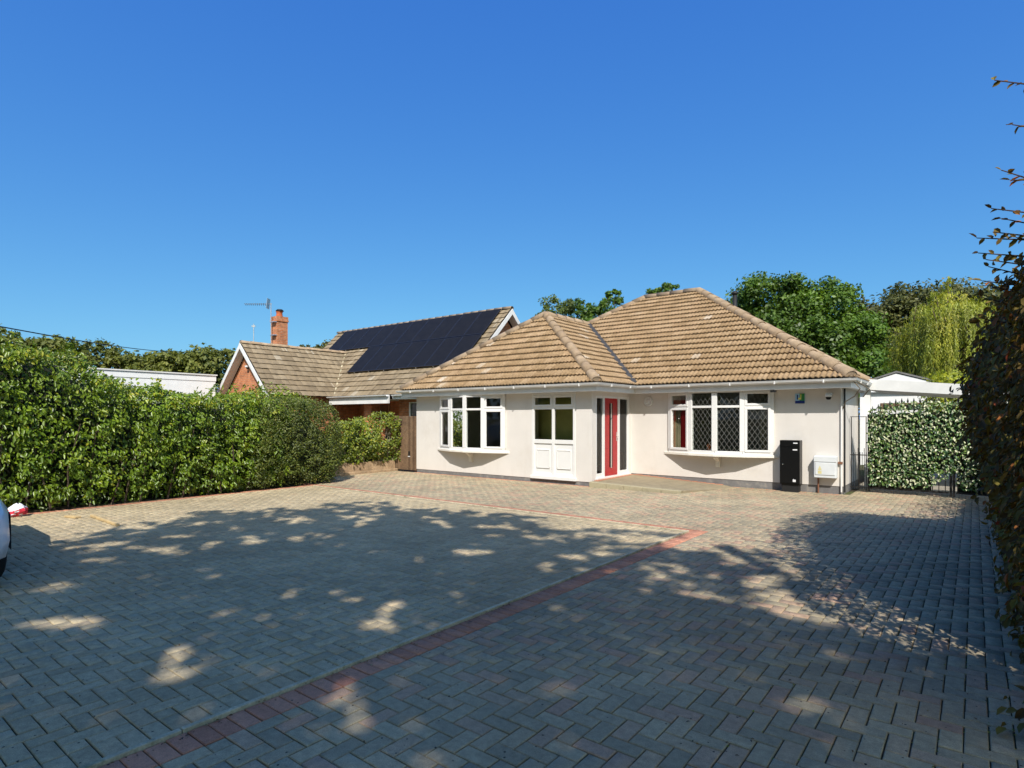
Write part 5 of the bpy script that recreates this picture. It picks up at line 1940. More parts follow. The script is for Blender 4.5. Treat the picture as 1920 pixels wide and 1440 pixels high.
# its north end face
n = 2500
u_ = rng.uniform(-14.0, -12.9, n)
z_ = rng.random(n) * 1.9
P3 = np.stack([u_, 9.1 + 0.12 * lump(u_, z_) - 0.25 * np.clip(z_ - 1.0, 0, 1) - 0.3 * rng.random(n), z_], 1)
N3 = np.tile((0.4, 1, 0.4), (n, 1))
P, N = np.concatenate([P1, P2, P3]), np.concatenate([N1, N2, N3])
o = leaves('foliage', P, N, rng.uniform(0.032, 0.062, len(P)), M['privet'], shr, np.clip(rng.beta(2, 2.2, len(P)), 0, 1), 0.5, True, spread=1.4)
o.matrix_parent_inverse = shr_i
core_mesh('dark_core', 6.8, 8.95, topS, -13.05, -13.95, M['core'], shr, shr_i, 0.3, 12)
# taller laurel shoots behind it, the crest of the row
cr = empty('crest_shrub', (-13.8, 7.9, 0), label='bright green laurel crest rising behind the olive shrub', cat='shrub')
cr_i = Matrix.Translation((13.8, -7.9, 0))
n = 4200
th_, ph_ = rng.uniform(0, 2 * math.pi, n), np.arccos(rng.uniform(-0.5, 1, n))
r_ = 0.75 + 0.3 * rng.random(n)
P = np.stack([-13.75 + 0.75 * r_ * np.sin(ph_) * np.cos(th_), 7.75 + 1.25 * r_ * np.sin(ph_) * np.sin(th_), 1.50 + 0.86 * r_ * np.cos(ph_) * (1 + 0.12 * np.sin(6 * th_))], 1)
N = norm(P - np.array([-13.75, 7.75, 1.3]))
o = leaves('foliage', P, N, rng.uniform(0.06, 0.10, n), M['laurel'], cr, np.clip(0.15 + rng.beta(2.2, 2, n), 0, 1), 0.46, True, spread=1.0)
o.matrix_parent_inverse = cr_i
m = MB()
for k in range(6):
    m.tube([(-13.75, 7.4 + 0.15 * k, -0.05), (-13.75 + rng.uniform(-.2, .2), 7.2 + 0.22 * k, 0.9), (-13.7, 7.0 + 0.3 * k, 1.9)], [0.03, 0.022, 0.008], 5)
o = m.build('stem', M['bark'], cr)
o.matrix_parent_inverse = cr_i

# climbing shrub over the low fence
cl = empty('climbing_shrub', (-14.1, 10.7, 0), label='yellow-green climbing shrub over the low timber fence', cat='shrub')
cl_i = Matrix.Translation((14.1, -10.7, 0))
cY = np.array([9.4, 9.7, 10.3, 10.9, 11.4, 11.9, 12.1])
cZ = np.array([1.1, 1.45, 1.55, 1.62, 1.78, 1.70, 1.2])
topC = lambda y: np.interp(y, cY, cZ)
n = 5200
y = rng.uniform(9.4, 12.05, n)
z = 0.30 + rng.random(n) * (topC(y) - 0.28)
x = -13.98 + 0.30 * np.sin(np.clip((z - 0.2) / topC(y), 0, 1) * 2.9) + 0.16 * lump(y, z, 1.4) - 0.35 * rng.random(n) ** 1.5
keep = ~((y > 11.35) & (y < 11.75) & (z > 0.95) & (z < 1.35)) & (lump(y * 1.7, z * 1.9) > -0.72)
P = np.stack([x, y, z], 1)[keep]
n = len(P)
o = leaves('foliage', P, np.tile((1, -0.5, 0.6), (n, 1)), rng.uniform(0.045, 0.09, n), M['climber'], cl, np.clip(rng.beta(2, 2, n) + 0.25 * (P[:, 1] < 9.8), 0, 1), 0.6, True, spread=1.2)
o.matrix_parent_inverse = cl_i
m = MB()
for k in range(16):
    y = 9.7 + 0.14 * k
    m.tube([(-14.05, y, -0.05), (-13.95, y + rng.uniform(-.2, .2), 0.5), (-13.9, y + rng.uniform(-.4, .4), 1.3)], [0.02, 0.014, 0.006], 5)
m.tube([(-13.9, 11.9, 0.7), (-13.65, 11.98, 1.1), (-13.45, 12.0, 1.35)], [0.006, 0.004, 0.002], 5)
o = m.build('stem', M['deadtwig'], cl)
o.matrix_parent_inverse = cl_i
m = MB()
m.box(-14.6, -14.25, 9.6, 12.0, 0.2, 1.15)  # solid dark box added behind the leaves to close the gaps
o = m.build('dark_core', M['core'], cl)
o.matrix_parent_inverse = cl_i

# copper beech hedge on the east side
bh = empty('beech_hedge', (1.1, 8, 0), label='tall dark copper beech hedge along the side of the drive', cat='hedge')
bh_i = Matrix.Translation((-1.1, -8, 0))
bY = np.array([3.6, 4.3, 5.2, 6.6, 7.6, 8.6, 9.6, 10.4, 14.6])
bZ = np.array([1.6, 3.6, 4.5, 4.6, 4.4, 3.6, 2.3, 1.5, 1.45])
topB = lambda y: np.interp(y, bY, bZ)


def faceB(y, z):
    f = 0.30 - 0.33 * np.exp(-((z - 1.75) / 0.85) ** 2) * np.clip((y - 4.2) / 2.2, 0, 1)
    f = f + np.clip((z - 2.55) / 0.7, 0, 1) * 0.42
    f = f + np.clip((y - 10.2) / 1.5, 0, 1) * 0.12 - np.clip(1.0 - z, 0, 1) * 0.02
    return f


n = 30000
y = rng.uniform(3.6, 14.6, n)
y = np.where(rng.random(n) < 0.45, rng.uniform(3.8, 8.5, n), y)
z = 0.03 + rng.random(n) * (topB(y) - 0.02)
x = faceB(y, z) - 0.11 * lump(y, z, 1.6) - 0.06 * lump(y * 2.3, z * 2.1, 1.9) + 0.55 * rng.random(n) ** 1.7 - 0.10 * (rng.random(n) < 0.06)
ztop = topB(y)
P1 = np.stack([x, y, z], 1)
N1 = np.tile((-1, -0.4, 0.55), (n, 1))
n2 = 9000
y = rng.uniform(3.8, 14.5, n2)
x = rng.uniform(0.6, 2.0, n2)
P2 = np.stack([x, y, topB(y) + 0.15 * lump(y, x, 1.5) - 0.4 * rng.random(n2) ** 1.5], 1)
N2 = np.tile((-0.2, -0.2, 1), (n2, 1))
n3 = 9000
y = rng.uniform(3.8, 14.5, n3)
P3 = np.stack([rng.uniform(0.7, 1.8, n3), y, rng.random(n3) * topB(y)], 1)
N3 = np.tile((-0.5, -0.6, 0.6), (n3, 1))
P, N = np.concatenate([P1, P2, P3]), np.concatenate([N1, N2, N3])
tone = np.clip(rng.beta(1.8, 2.3, len(P)), 0, 1)
size = rng.uniform(0.045, 0.085, len(P))
ax = np.tile((-0.5, -0.3, -0.35), (len(P), 1))
px, py, dd = project(P)
front = np.where((px > 1700) & (px < 1925) & (py > 300) & (py < 1200) & (dd > 0.5) & (np.arange(len(P)) < n) & (P[:, 0] < faceB(P[:, 1], P[:, 2]) + 0.06))[0]
pick = front[np.argsort(dd[front] + 1.5 * rng.random(len(front)))[:230]]
mask = np.ones(len(P), bool)
mask[pick] = False
leaves('foliage', P[mask], N[mask], size[mask], M['beech'], bh, tone[mask], 0.62, True, axis=ax[mask], spread=1.1)
leaf_objects(P[pick], N[pick], size[pick], M['beech'], bh, tone[pick], 0.62, axis=ax[pick])
core = MB()  # solid core added so that no sun passes through the hedge
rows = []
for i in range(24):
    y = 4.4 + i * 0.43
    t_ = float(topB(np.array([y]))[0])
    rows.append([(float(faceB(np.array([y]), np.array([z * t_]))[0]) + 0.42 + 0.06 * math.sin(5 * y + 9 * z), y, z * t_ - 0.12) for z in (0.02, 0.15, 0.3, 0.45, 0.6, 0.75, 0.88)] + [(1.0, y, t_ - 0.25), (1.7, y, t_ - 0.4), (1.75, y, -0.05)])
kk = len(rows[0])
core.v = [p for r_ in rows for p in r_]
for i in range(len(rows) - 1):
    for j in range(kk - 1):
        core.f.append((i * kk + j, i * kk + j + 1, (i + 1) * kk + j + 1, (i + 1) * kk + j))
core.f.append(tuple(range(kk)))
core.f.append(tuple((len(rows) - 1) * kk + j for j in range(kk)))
core.build('dark_core', M['core'], bh)
# sprays reaching out of the top, against the sky
tips = [(0.10, 5.0, 3.82), (0.19, 5.0, 3.5), (0.135, 5.0, 3.22), (0.085, 5.0, 2.98), (0.14, 5.1, 2.93), (0.010, 5.0, 2.80), (0.017, 5.05, 2.71), (0.07, 5.0, 2.60), (0.04, 5.0, 2.51),
        (0.03, 5.1, 2.42), (0.09, 4.9, 2.80), (0.06, 5.2, 2.69), (0.12, 5.0, 2.45), (0.02, 5.4, 2.32), (0.10, 5.5, 2.55), (0.17, 4.7, 3.05), (0.2, 4.8, 2.72), (0.16, 5.2, 2.36)]
lp, ln, la = [], [], []
for k, tp in enumerate(tips):
    tp = Vector(tp)
    st = Vector((0.62, tp.y + rng.uniform(-.1, .3), tp.z - rng.uniform(0.12, 0.32)))
    mid = st.lerp(tp, 0.55) + Vector((0, 0, 0.02))
    m = MB()
    m.tube([st, mid, tp], [0.008, 0.0058, 0.003], 5)
    o = m.build('twig', M['twig'], bh)
    L = (tp - st).length
    nl = 4 + int(L / 0.075)
    for q in range(nl):
        f = 0.25 + 0.75 * q / (nl - 1)
        p = st.lerp(mid, f / 0.55) if f < 0.55 else mid.lerp(tp, (f - 0.55) / 0.45)
        s_ = 1 if q % 2 else -1
        lp.append(tuple(p))
        ln.append((0.25 * s_, -0.75, 0.55 + rng.uniform(-.3, .3)))
        d = (tp - st).normalized()
        la.append(tuple(d * 0.8 + Vector((0, 0.1, 0.75 * s_)) + Vector((0, -0.2, 0))))
lp, ln, la = np.array(lp), np.array(ln), np.array(la)
leaf_objects(lp, ln, rng.uniform(0.04, 0.068, len(lp)), M['beech'], bh, np.clip(rng.beta(2, 2, len(lp)), 0, 1), 0.62, axis=la)
m = MB()
for i in range(10):
    y = 4.2 + i * 1.08
    m.tube([(1.1, y, -0.05), (1.1 + rng.uniform(-.1, .1), y + rng.uniform(-.2, .2), float(topB(np.array([y]))[0]) * 0.5), (1.0, y + rng.uniform(-.3, .3), float(topB(np.array([y]))[0]) * 0.85)], [0.07, 0.05, 0.015], 7)
m.build('stem', M['bark'], bh)
for o in bh.children:
    o.matrix_parent_inverse = bh_i


# ------------------------------------------------------------------ trees
def limb(m, a, b, r0, r1, bend=0.15, n=5):
    a, b = Vector(a), Vector(b)
    L = (b - a).length
    off = Vector((rng.normal(0, bend * L * 0.4), rng.normal(0, bend * L * 0.4), rng.normal(0, bend * L * 0.15)))
    m.tube([a.lerp(b, i / n) + off * math.sin(math.pi * i / n) for i in range(n + 1)], [r0 + (r1 - r0) * i / n for i in range(n + 1)], 7)


def tree(name, label, base, blobs, n, leaf, mat, trunk_r=0.22, clump=0.30, ratio=0.6, fill=0.22, gaps=0.0, group=None, up=0.5):
    """blobs: (dx, dy, z, rx, ry, rz) lobes of the crown"""
    t_ = empty(name, (base[0], base[1], 0), label=label, cat='tree', group=group)
    vol = np.array([b[3] * b[4] + b[3] * b[5] + b[4] * b[5] for b in blobs])
    share = vol / vol.sum()
    PP, NN, TT = [], [], []
    for b, s in zip(blobs, share):
        nb_ = int(n * s)
        c = np.array(b[:3])
        rad = np.array(b[3:])
        kc = max(14, int(26 * (rad.mean() / 1.2) ** 1.5))
        d = norm(rng.normal(0, 1, (kc, 3)))
        d[:, 2] = np.where(d[:, 2] < -0.45, -d[:, 2], d[:, 2])
        rr = rng.uniform(0.62, 1.02, kc)[:, None]
        cc = c + d * rad * rr
        ct = rng.random(kc)
        cs = rad.mean() * clump * rng.uniform(0.6, 1.25, kc)
        w = rng.integers(0, kc, nb_)
        off = rng.normal(0, 1, (nb_, 3))
        off = off / np.linalg.norm(off, axis=1, keepdims=True) * rng.random((nb_, 1)) ** 0.45
        p = cc[w] + off * cs[w][:, None] * np.array([1, 1, 0.75])
        f = rng.random(nb_) < fill
        p[f] = c + norm(rng.normal(0, 1, (f.sum(), 3))) * rad * rng.random((f.sum(), 1)) ** 0.5 * 0.85
        PP.append(p)
        NN.append(norm(0.5 * (p - c) / rad + 0.9 * off + np.array([0, 0, up])))
        TT.append(np.clip(0.30 * ct[w] + 0.55 * rng.beta(2, 2, nb_) + 0.10, 0, 1))
    P, N, T = np.concatenate(PP), np.concatenate(NN), np.concatenate(TT)
    leaves('crown', P, N, rng.uniform(0.6, 1.3, len(P)) * leaf, mat, t_, T, ratio, False, spread=1.1)
    m = MB()
    zc = float(np.mean([b[2] for b in blobs]))
    m.tube([(0, 0, -0.1), (0.03, 0.02, zc * 0.25), (-0.04, 0.05, zc * 0.55), (0.02, 0, zc)], [trunk_r * 1.25, trunk_r, trunk_r * 0.8, trunk_r * 0.4], 9)
    for b in blobs:
        limb(m, (0, 0, zc * rng.uniform(0.35, 0.7)), (b[0], b[1], b[2]), trunk_r * 0.5, trunk_r * 0.12)
        for q in range(4):
            d = norm(rng.normal(0, 1, (1, 3)))[0]
            limb(m, (b[0], b[1], b[2]), (b[0] + d[0] * b[3] * 0.8, b[1] + d[1] * b[4] * 0.8, b[2] + abs(d[2]) * b[5] * 0.8), trunk_r * 0.14, trunk_r * 0.03)
    m.build('trunk', M['bark'], t_, smooth=True)
    return t_


bt = [(-2.6, 0, 6.1, 2.3, 2.3, 2.3), (-0.9, -0.6, 7.4, 2.2, 2.2, 2.1), (1.3, -0.4, 6.4, 2.2, 2.2, 2.2), (2.6, 0.3, 4.9, 2.0, 2.2, 2.4), (0, -1.4, 4.6, 3.0, 2.0, 2.6), (-2.4, -0.6, 3.6, 2.2, 2.0, 2.2),
      (2.4, -0.8, 3.2, 2.0, 1.8, 2.2)]
tree('oak_tree', 'large bright green oak crown rising behind the bungalow roof', (-7.7, 34.6), bt, 75000, 0.20, M['oak'], 0.35)
bt = [(-2.6, 0, 6.4, 2.6, 2.5, 2.6), (0.2, 0.2, 7.5, 2.6, 2.4, 2.5), (2.8, 0, 7.0, 2.4, 2.4, 2.5), (-1.4, -1, 4.0, 2.8, 2.2, 2.8), (2.0, -0.8, 4.0, 2.8, 2.2, 2.8)]
tree('olive_tree', 'olive brown tree standing between the oak and the willow', (-3.0, 44.0), bt, 46000, 0.24, M['olive'], 0.35, clump=0.36)
tree('pale_tree', 'small pale green tree top showing over the ridge valley', (-16.7, 25.0), [(0, 0, 6.85, 1.0, 1.0, 0.95), (-0.7, 0, 6.0, 0.95, 0.9, 0.9), (0.8, 0.2, 5.95, 0.95, 0.9, 0.9)], 7000, 0.13, M['lime'], 0.12, fill=0.2)
tree('dark_tree', 'dark green tree tops between the two roof slopes', (-17.3, 29.6), [(-0.9, 0, 7.35, 0.85, 0.8, 1.1), (0.1, 0, 7.15, 0.85, 0.8, 1.0), (1.25, 0, 7.55, 0.8, 0.8, 1.2), (0.1, -0.3, 6.2, 1.9, 1.2, 1.2)], 14000, 0.15, M['oak'], 0.2)
tree('ridge_tree', 'green tree tip showing above the bungalow ridge', (-16.7, 37.7), [(-0.55, 0, 9.75, 0.8, 0.75, 0.75), (0.5, 0, 9.9, 0.75, 0.7, 0.85), (0.1, 0, 8.7, 1.6, 1.4, 1.5)], 8000, 0.17, M['oak'], 0.2)
tree('gable_tree', 'small olive tree top beside the white gable', (-24.0, 32.1), [(0, 0, 7.4, 0.9, 0.9, 0.8), (1.0, 0, 7.0, 0.9, 0.9, 0.8)], 2600, 0.2, M['olive'], 0.15)
tree('gap_tree', 'mid green tree behind the brick house roof valley', (-39.6, 26.1), [(-0.9, 0, 6.0, 1.3, 1.2, 1.2), (0.8, 0, 6.2, 1.2, 1.2, 1.15), (2.1, 1.2, 6.4, 1.0, 1.0, 1.3)], 4200, 0.26, M['olive'], 0.2)
far = [(-57.6, 8.0, 8.6, 4.2, 'yellowish tree at the far end of the treeline above the hedge'), (-62, 14.5, 8.6, 3.6, 'dark tree just under the overhead cable'), (-70, 19, 9.4, 4.6, 'tallest dark tree in the line beyond the outbuilding'),
       (-69, 24.2, 8.6, 4.0, 'rounded tree over the middle of the outbuilding roof'), (-66, 27.0, 8.8, 3.6, 'dense tree under the low end of the overhead cable'), (-61, 28.3, 8.9, 3.9, 'rounded tree beside the brick gable'),
       (-63, 22.5, 6.6, 3.2, 'low bush tree in the dip of the treeline'), (-54, 29.5, 7.4, 3.2, 'tree close behind the brick chimney')]
for x, y, h_, w, lb in far:
    tree('treeline_tree', lb, (x, y), [(-w * 0.35, 0.3, h_ - w * 0.50, w * 0.5, w * 0.5, w * 0.46), (w * 0.3, -w * 0.4, h_ - w * 0.55, w * 0.5, w * 0.5, w * 0.5), (0, w * 0.45, h_ - w * 0.42, w * 0.45, w * 0.5, w * 0.42),
                                 (0, 0, h_ * 0.42, w * 0.8, w * 0.8, h_ * 0.36)], 6500, 0.42, M['farleaf'], 0.25, group='trees in the far line beyond the hedge')
for x, y, h_, w, lb in [(2.5, 48, 8.8, 4.2, 'dark tree far behind the willow'), (-11, 46, 7.0, 3.4, 'low dark tree behind the oak')]:
    tree('backing_tree', lb, (x, y), [(-w * 0.35, 0, h_ - w * 0.5, w * 0.55, w * 0.5, w * 0.5), (w * 0.35, 0, h_ - w * 0.5, w * 0.55, w * 0.5, w * 0.5), (0, 0, h_ * 0.4, w * 0.9, w * 0.8, h_ * 0.36)], 7000, 0.36, M['olive'], 0.25)

# weeping willow
wt = empty('willow_tree', (-0.55, 27.5, 0), label='golden green weeping willow beside the dark beech hedge', cat='tree')
P, N, A, T = [], [], [], []
m = MB()
m.tube([(0, 0, -0.1), (0.05, 0, 2.0), (0, 0.05, 4.2)], [0.28, 0.22, 0.12], 9)
for b_ in range(70):             # arching boughs, each with a curtain of strands
    a = rng.uniform(0, 2 * math.pi)
    r1 = 2.15 * math.sqrt(rng.uniform(0.02, 1.0))
    zt = 6.40 - 0.60 * r1 ** 1.35 + rng.normal(0, 0.35)
    limb(m, (0, 0, rng.uniform(2.5, 4.2)), (r1 * math.cos(a), r1 * math.sin(a), zt - 0.1), 0.05, 0.012)
    bt_ = rng.random()
    for k in range(11):
        w = rng.random()
        rs = r1 * 0.85 + 0.32 * w + rng.normal(0, 0.05)
        aa = a + rng.normal(0, 0.085)
        top_ = zt - 0.30 * w ** 2 + rng.normal(0, 0.06)
        L = min(rng.uniform(1.0, 2.9), top_ - 0.5)
        nl = max(6, int(L / 0.042))
        f = np.linspace(0, 1, nl)
        ex = 0.16 * np.sqrt(np.minimum(1, f * 5))
        x = (rs + ex) * math.cos(aa) + 0.05 * np.sin(f * 7 + w * 6) + rng.normal(0, 0.035, nl)
        y = (rs + ex) * math.sin(aa) + rng.normal(0, 0.035, nl)
        z = top_ + 0.10 * np.sin(np.minimum(1, f * 6) * 3.0) - f * L
        P.append(np.stack([x, y, z], 1))
        T.append(np.clip(0.15 + 0.45 * bt_ + 0.25 * (1 - f) + 0.35 * (rng.random(nl) - 0.5), 0, 1))
P, T = np.concatenate(P), np.concatenate(T)
nrm_ = norm(np.stack([P[:, 0], P[:, 1], 0.4 * np.ones(len(P))], 1))
leaves('crown', P, nrm_, rng.uniform(0.10, 0.18, len(P)), M['willow'], wt, T, 0.24, False, axis=np.tile((0, 0, -1.0), (len(P), 1)), spread=0.9)
m.build('trunk', M['bark'], wt, smooth=True)
cf = empty('golden_conifer', (-0.55, 22.6, 0), label='bright yellow-green conifer above the white canopy', cat='tree')
n = 6000
hh = rng.random(n) ** 0.7
ang = rng.uniform(0, 2 * math.pi, n)
rad = (1.0 - 0.55 * hh) * (0.8 + 0.35 * np.sin(5 * ang + 7 * hh) ** 2) * (0.55 + 0.5 * rng.random(n)) * 1.25
P = np.stack([rad * np.cos(ang), rad * np.sin(ang), 0.5 + 2.45 * hh + 0.12 * np.sin(8 * ang)], 1)
leaves('crown', P, norm(np.stack([np.cos(ang), np.sin(ang), 0.5 + 0 * ang], 1)), rng.uniform(0.07, 0.14, n), M['conifer'], cf, None, 0.45, False, axis=np.stack([np.cos(ang) * 0.6, np.sin(ang) * 0.6, 0.8 + 0 * ang], 1))
MB().tube([(0, 0, -0.1), (0, 0, 2.4)], [0.1, 0.03], 7).build('trunk', M['bark'], cf)
sb = empty('garden_bush', (0.9, 19.6, 0), label='olive bush under the white canopy behind the gate', cat='bush')
n = 3500
d = norm(rng.normal(0, 1, (n, 3)))
P = d * np.array([1.2, 0.8, 0.9]) * rng.uniform(0.7, 1.0, (n, 1)) + np.array([0, 0, 1.15])
leaves('foliage', P, d, rng.uniform(0.06, 0.12, n), M['lime'], sb, None, 0.5, False)
MB().tube([(0, 0, -0.1), (0, 0, 1.2)], [0.06, 0.02], 6).build('stem', M['bark'], sb)

gs = empty('reflection_shrub', (-21.6, 6.3, 0), label='unseen dark shrub added behind the laurel hedge to darken the window reflection', cat='shrub')  # added out of view so the bow window reflects dark foliage
n = 6000
d = norm(rng.normal(0, 1, (n, 3)))
P = d * np.array([1.7, 2.2, 1.35]) * rng.uniform(0.7, 1.0, (n, 1)) + np.array([0, 0, 1.55])
leaves('foliage', P, d, rng.uniform(0.08, 0.15, n), M['oak'], gs, None, 0.5, False)
MB().tube([(0, 0, -0.1), (0, 0, 1.6)], [0.08, 0.03], 6).build('stem', M['bark'], gs)

# ------------------------------------------------------------------ the trees behind the camera whose shade covers the drive
S = np.array([0.65, -0.78, 1.0])
shade_poly = np.array([(-9.05, 2.14), (-9.2, 2.63), (-9.12, 3.1), (-9.3, 3.71), (-10.02, 4.41), (-9.57, 5.05), (-9.21, 5.54), (-8.88, 5.95), (-9.21, 6.56), (-8.2, 6.95), (-7.37, 6.63), (-6.8, 7.18),
                       (-5.91, 7.15), (-5.47, 7.35), (-4.62, 6.73), (-4.02, 6.80), (-3.34, 6.60), (-2.93, 6.38), (-2.34, 6.50), (-1.85, 6.2), (-1.5, 5.2), (0.9, 4.6), (1.2, -4.0), (-9.4, -4.0), (-10.0, 0.5)])
flecks = [(-3.76, 3.19, .26, .16), (-3.66, 2.98, .2, .1), (-4.22, 1.79, .15, .12), (-3.89, 1.57, .17, .09), (-3.57, 1.87, .13, .08), (-5.61, 1.5, .32, .14), (-6.82, 1.54, .3, .1), (-2.77, 2.02, .2, .13),
          (-3.14, 3.21, .13, .10), (-1.86, 5.23, .25, .12), (-1.76, 3.71, .16, .07), (-1.37, 5.24, .35, .16), (-1.34, 5.84, .4, .2), (-2.33, 5.64, .25, .12), (-4.63, 3.33, .13, .08), (-3.91, 3.93, .14, .09),
          (-3.68, 5.25, .2, .12), (-4.74, 5.31, .2, .14), (-7.34, 3.97, .3, .16), (-6.99, 4.68, .35, .18), (-7.71, 2.3, .4, .14), (-6.8, 1.77, .3, .1), (-4.85, 2.39, .14, .08), (-4.89, 3.05, .12, .08),
          (-6.13, 2.78, .14, .09), (-5.32, 2.82, .12, .07), (-7.87, 2.96, .45, .16), (-2.67, 4.04, .2, .1), (-7.61, 3.35, .3, .12), (-8.3, 4.3, .35, .15), (-8.3, 5.2, .4, .16), (-7.9, 5.9, .35, .14),
          (-7.2, 5.6, .25, .14), (-6.3, 6.4, .3, .13), (-8.5, 3.5, .3, .14), (-2.2, 4.6, .22, .09), (-1.1, 4.6, .2, .1), (-2.9, 5.5, .2, .1), (-2.6, 6.0, .3, .1), (-5.3, 6.7, .3, .12), (-2.1, 2.6, .1, .06),
          (-2.35, 2.9, .12, .06), (-3.3, 6.3, .3, .1), (-1.9, 1.9, .12, .07)]


def in_poly(X, Y, poly):
    c = np.zeros(len(X), bool)
    j = len(poly) - 1
    for i in range(len(poly)):
        xi, yi = poly[i]
        xj, yj = poly[j]
        hit = ((yi > Y) != (yj > Y)) & (X < (xj - xi) * (Y - yi) / (yj - yi + 1e-12) + xi)
        c ^= hit
        j = i
    return c


n = 120000
gx, gy = rng.uniform(-10.6, 1.2, n), rng.uniform(-4, 8.2, n)
jit = rng.normal(0, 0.10, (n, 2)) + 0.22 * np.stack([lump(gx * 1.6, gy * 2.6), lump(gx * 2.2 + 3, gy * 1.9)], 1)
inside = in_poly(gx + jit[:, 0], gy + jit[:, 1], shade_poly)
blob_a = (((gx + 3.75) / 0.75) ** 2 + ((gy - 7.5 - 0.28 * (gx + 3.75)) / 0.22) ** 2 < 1) & (rng.random(n) < 0.22)
blob_b = (((gx + 2.15) / 0.5) ** 2 + ((gy - 7.1) / 0.45) ** 2 < 1) & (lump(gx * 3, gy * 3) > 0.05)
keep = inside | blob_a | blob_b
wx = gx + 0.10 * np.sin(6.1 * gy + 2 * gx) + 0.05 * np.sin(17 * gy - 9 * gx)
wy_ = gy + 0.07 * np.sin(5.3 * gx + 1.0) + 0.04 * np.sin(15 * gx + 11 * gy)
for fx, fy, fa, fb in flecks:    # each bright patch is a few overlapping gaps between leaf sprays
    for k in range(4):
        ox, oy = rng.normal(0, 0.42, 2) * (fa, fb * 1.3)
        sc_ = rng.uniform(0.28, 0.62)
        q = ((wx - fx - ox) / (fa * sc_)) ** 2 + ((wy_ - fy - oy) / (fb * 1.25 * sc_)) ** 2
        keep &= ~((q < 1.0) & (rng.random(n) < 0.985))
for k in range(60):              # small chance gaps, more of them towards the leafy rim
    fx, fy = rng.uniform(-9.2, -0.5), 0.8 + 6.2 * rng.random() ** 0.6
    q = ((wx - fx) / rng.uniform(.04, .12)) ** 2 + ((wy_ - fy) / rng.uniform(.04, .09)) ** 2
    keep &= ~(q < 1.0)
# single sprays that stick out past the rim, and gaps just inside it
ns = len(shade_poly)
for k in range(150):
    i0 = int(rng.integers(0, 20))
    a_, b_ = shade_poly[i0], shade_poly[(i0 + 1) % ns]
    p_ = a_ + (b_ - a_) * rng.random()
    t_ = (b_ - a_) / (np.linalg.norm(b_ - a_) + 1e-9)
    nrm2 = np.array([-t_[1], t_[0]])
    out = k < 85
    c_ = p_ + nrm2 * (rng.uniform(0.0, 0.42) if out else -rng.uniform(0.1, 0.9)) + 0.22 * rng.normal(0, 0.5, 2)
    an = rng.uniform(0, math.pi)
    dx_, dy_ = wx - c_[0], wy_ - c_[1]
    u1, u2 = dx_ * math.cos(an) + dy_ * math.sin(an), -dx_ * math.sin(an) + dy_ * math.cos(an)
    q = (u1 / rng.uniform(0.12, 0.34)) ** 2 + (u2 / rng.uniform(0.035, 0.09)) ** 2
    if out:
        keep |= (q < 1.0) & (rng.random(n) < 0.8)
    else:
        keep &= ~(q < 1.0)
gx, gy = gx[keep], gy[keep]
n = len(gx)
h_ = 9.6 + 1.1 * np.sin(gx * 1.1) * np.cos(gy * 0.9) + rng.normal(0, 0.75, n)
P = np.stack([gx, gy, np.zeros(n)], 1) + S * h_[:, None]
for _ in range(12):
    px, py, dd = project(P)
    low = (dd > 0.05) & (py > -70)
    if not low.any():
        break
    P[low] += S * 0.4
ot = empty('overhanging_tree', (2.2, -7.5, 0), label='broad tree overhanging the drive that casts the dappled shade', cat='tree')
Pl = P - np.array([2.2, -7.5, 0])
leaves('crown', Pl, np.tile((0.3, -0.3, 1.0), (n, 1)), rng.uniform(0.10, 0.20, n), M['shade_leaf'], ot, None, 0.62, False, spread=1.2)
m = MB()
m.tube([(0, 0, -0.1), (-0.1, 0.1, 2.5), (-0.3, 0.2, 5.0), (-0.5, 0.6, 7.2)], [0.45, 0.34, 0.3, 0.22], 12)
for k in range(16):
    q = Pl[int(rng.integers(0, n))]
    limb(m, (-0.3 + rng.normal(0, .1), 0.3, rng.uniform(4.2, 7.0)), (q[0], q[1], q[2] - 0.2), 0.13, 0.02, 0.1)
m.build('trunk', M['bark'], ot, smooth=True)
# trees over the road, seen only as reflections in the windows
for x, y, h_, w, lb in [(-14, -14, 11.5, 6.0, 'roadside tree across from the bungalow, nearest the parked car'), (-5, -18, 12, 6.0, 'tall roadside tree behind the overhanging tree'), (-24, -11, 11.0, 6.0, 'roadside tree beyond the parked car'),
                        (9, -14, 11.0, 5.5, 'roadside tree on the beech hedge side')]:
    tree('roadside_tree', lb, (x, y), [(-w * 0.4, 0, h_ * 0.6, w * 0.6, w * 0.6, h_ * 0.3), (w * 0.4, 0, h_ * 0.65, w * 0.6, w * 0.6, h_ * 0.3), (0, 0, h_ * 0.35, w * 0.8, w * 0.7, h_ * 0.33)], 7000, 0.55, M['oak'], 0.3,
         group='trees across the road')

# ------------------------------------------------------------------ parked car at the west edge of the frame
car = empty('parked_car', (-9.13, 0.615, 0), label='silver white hatchback, its front corner showing at the picture edge', cat='car')
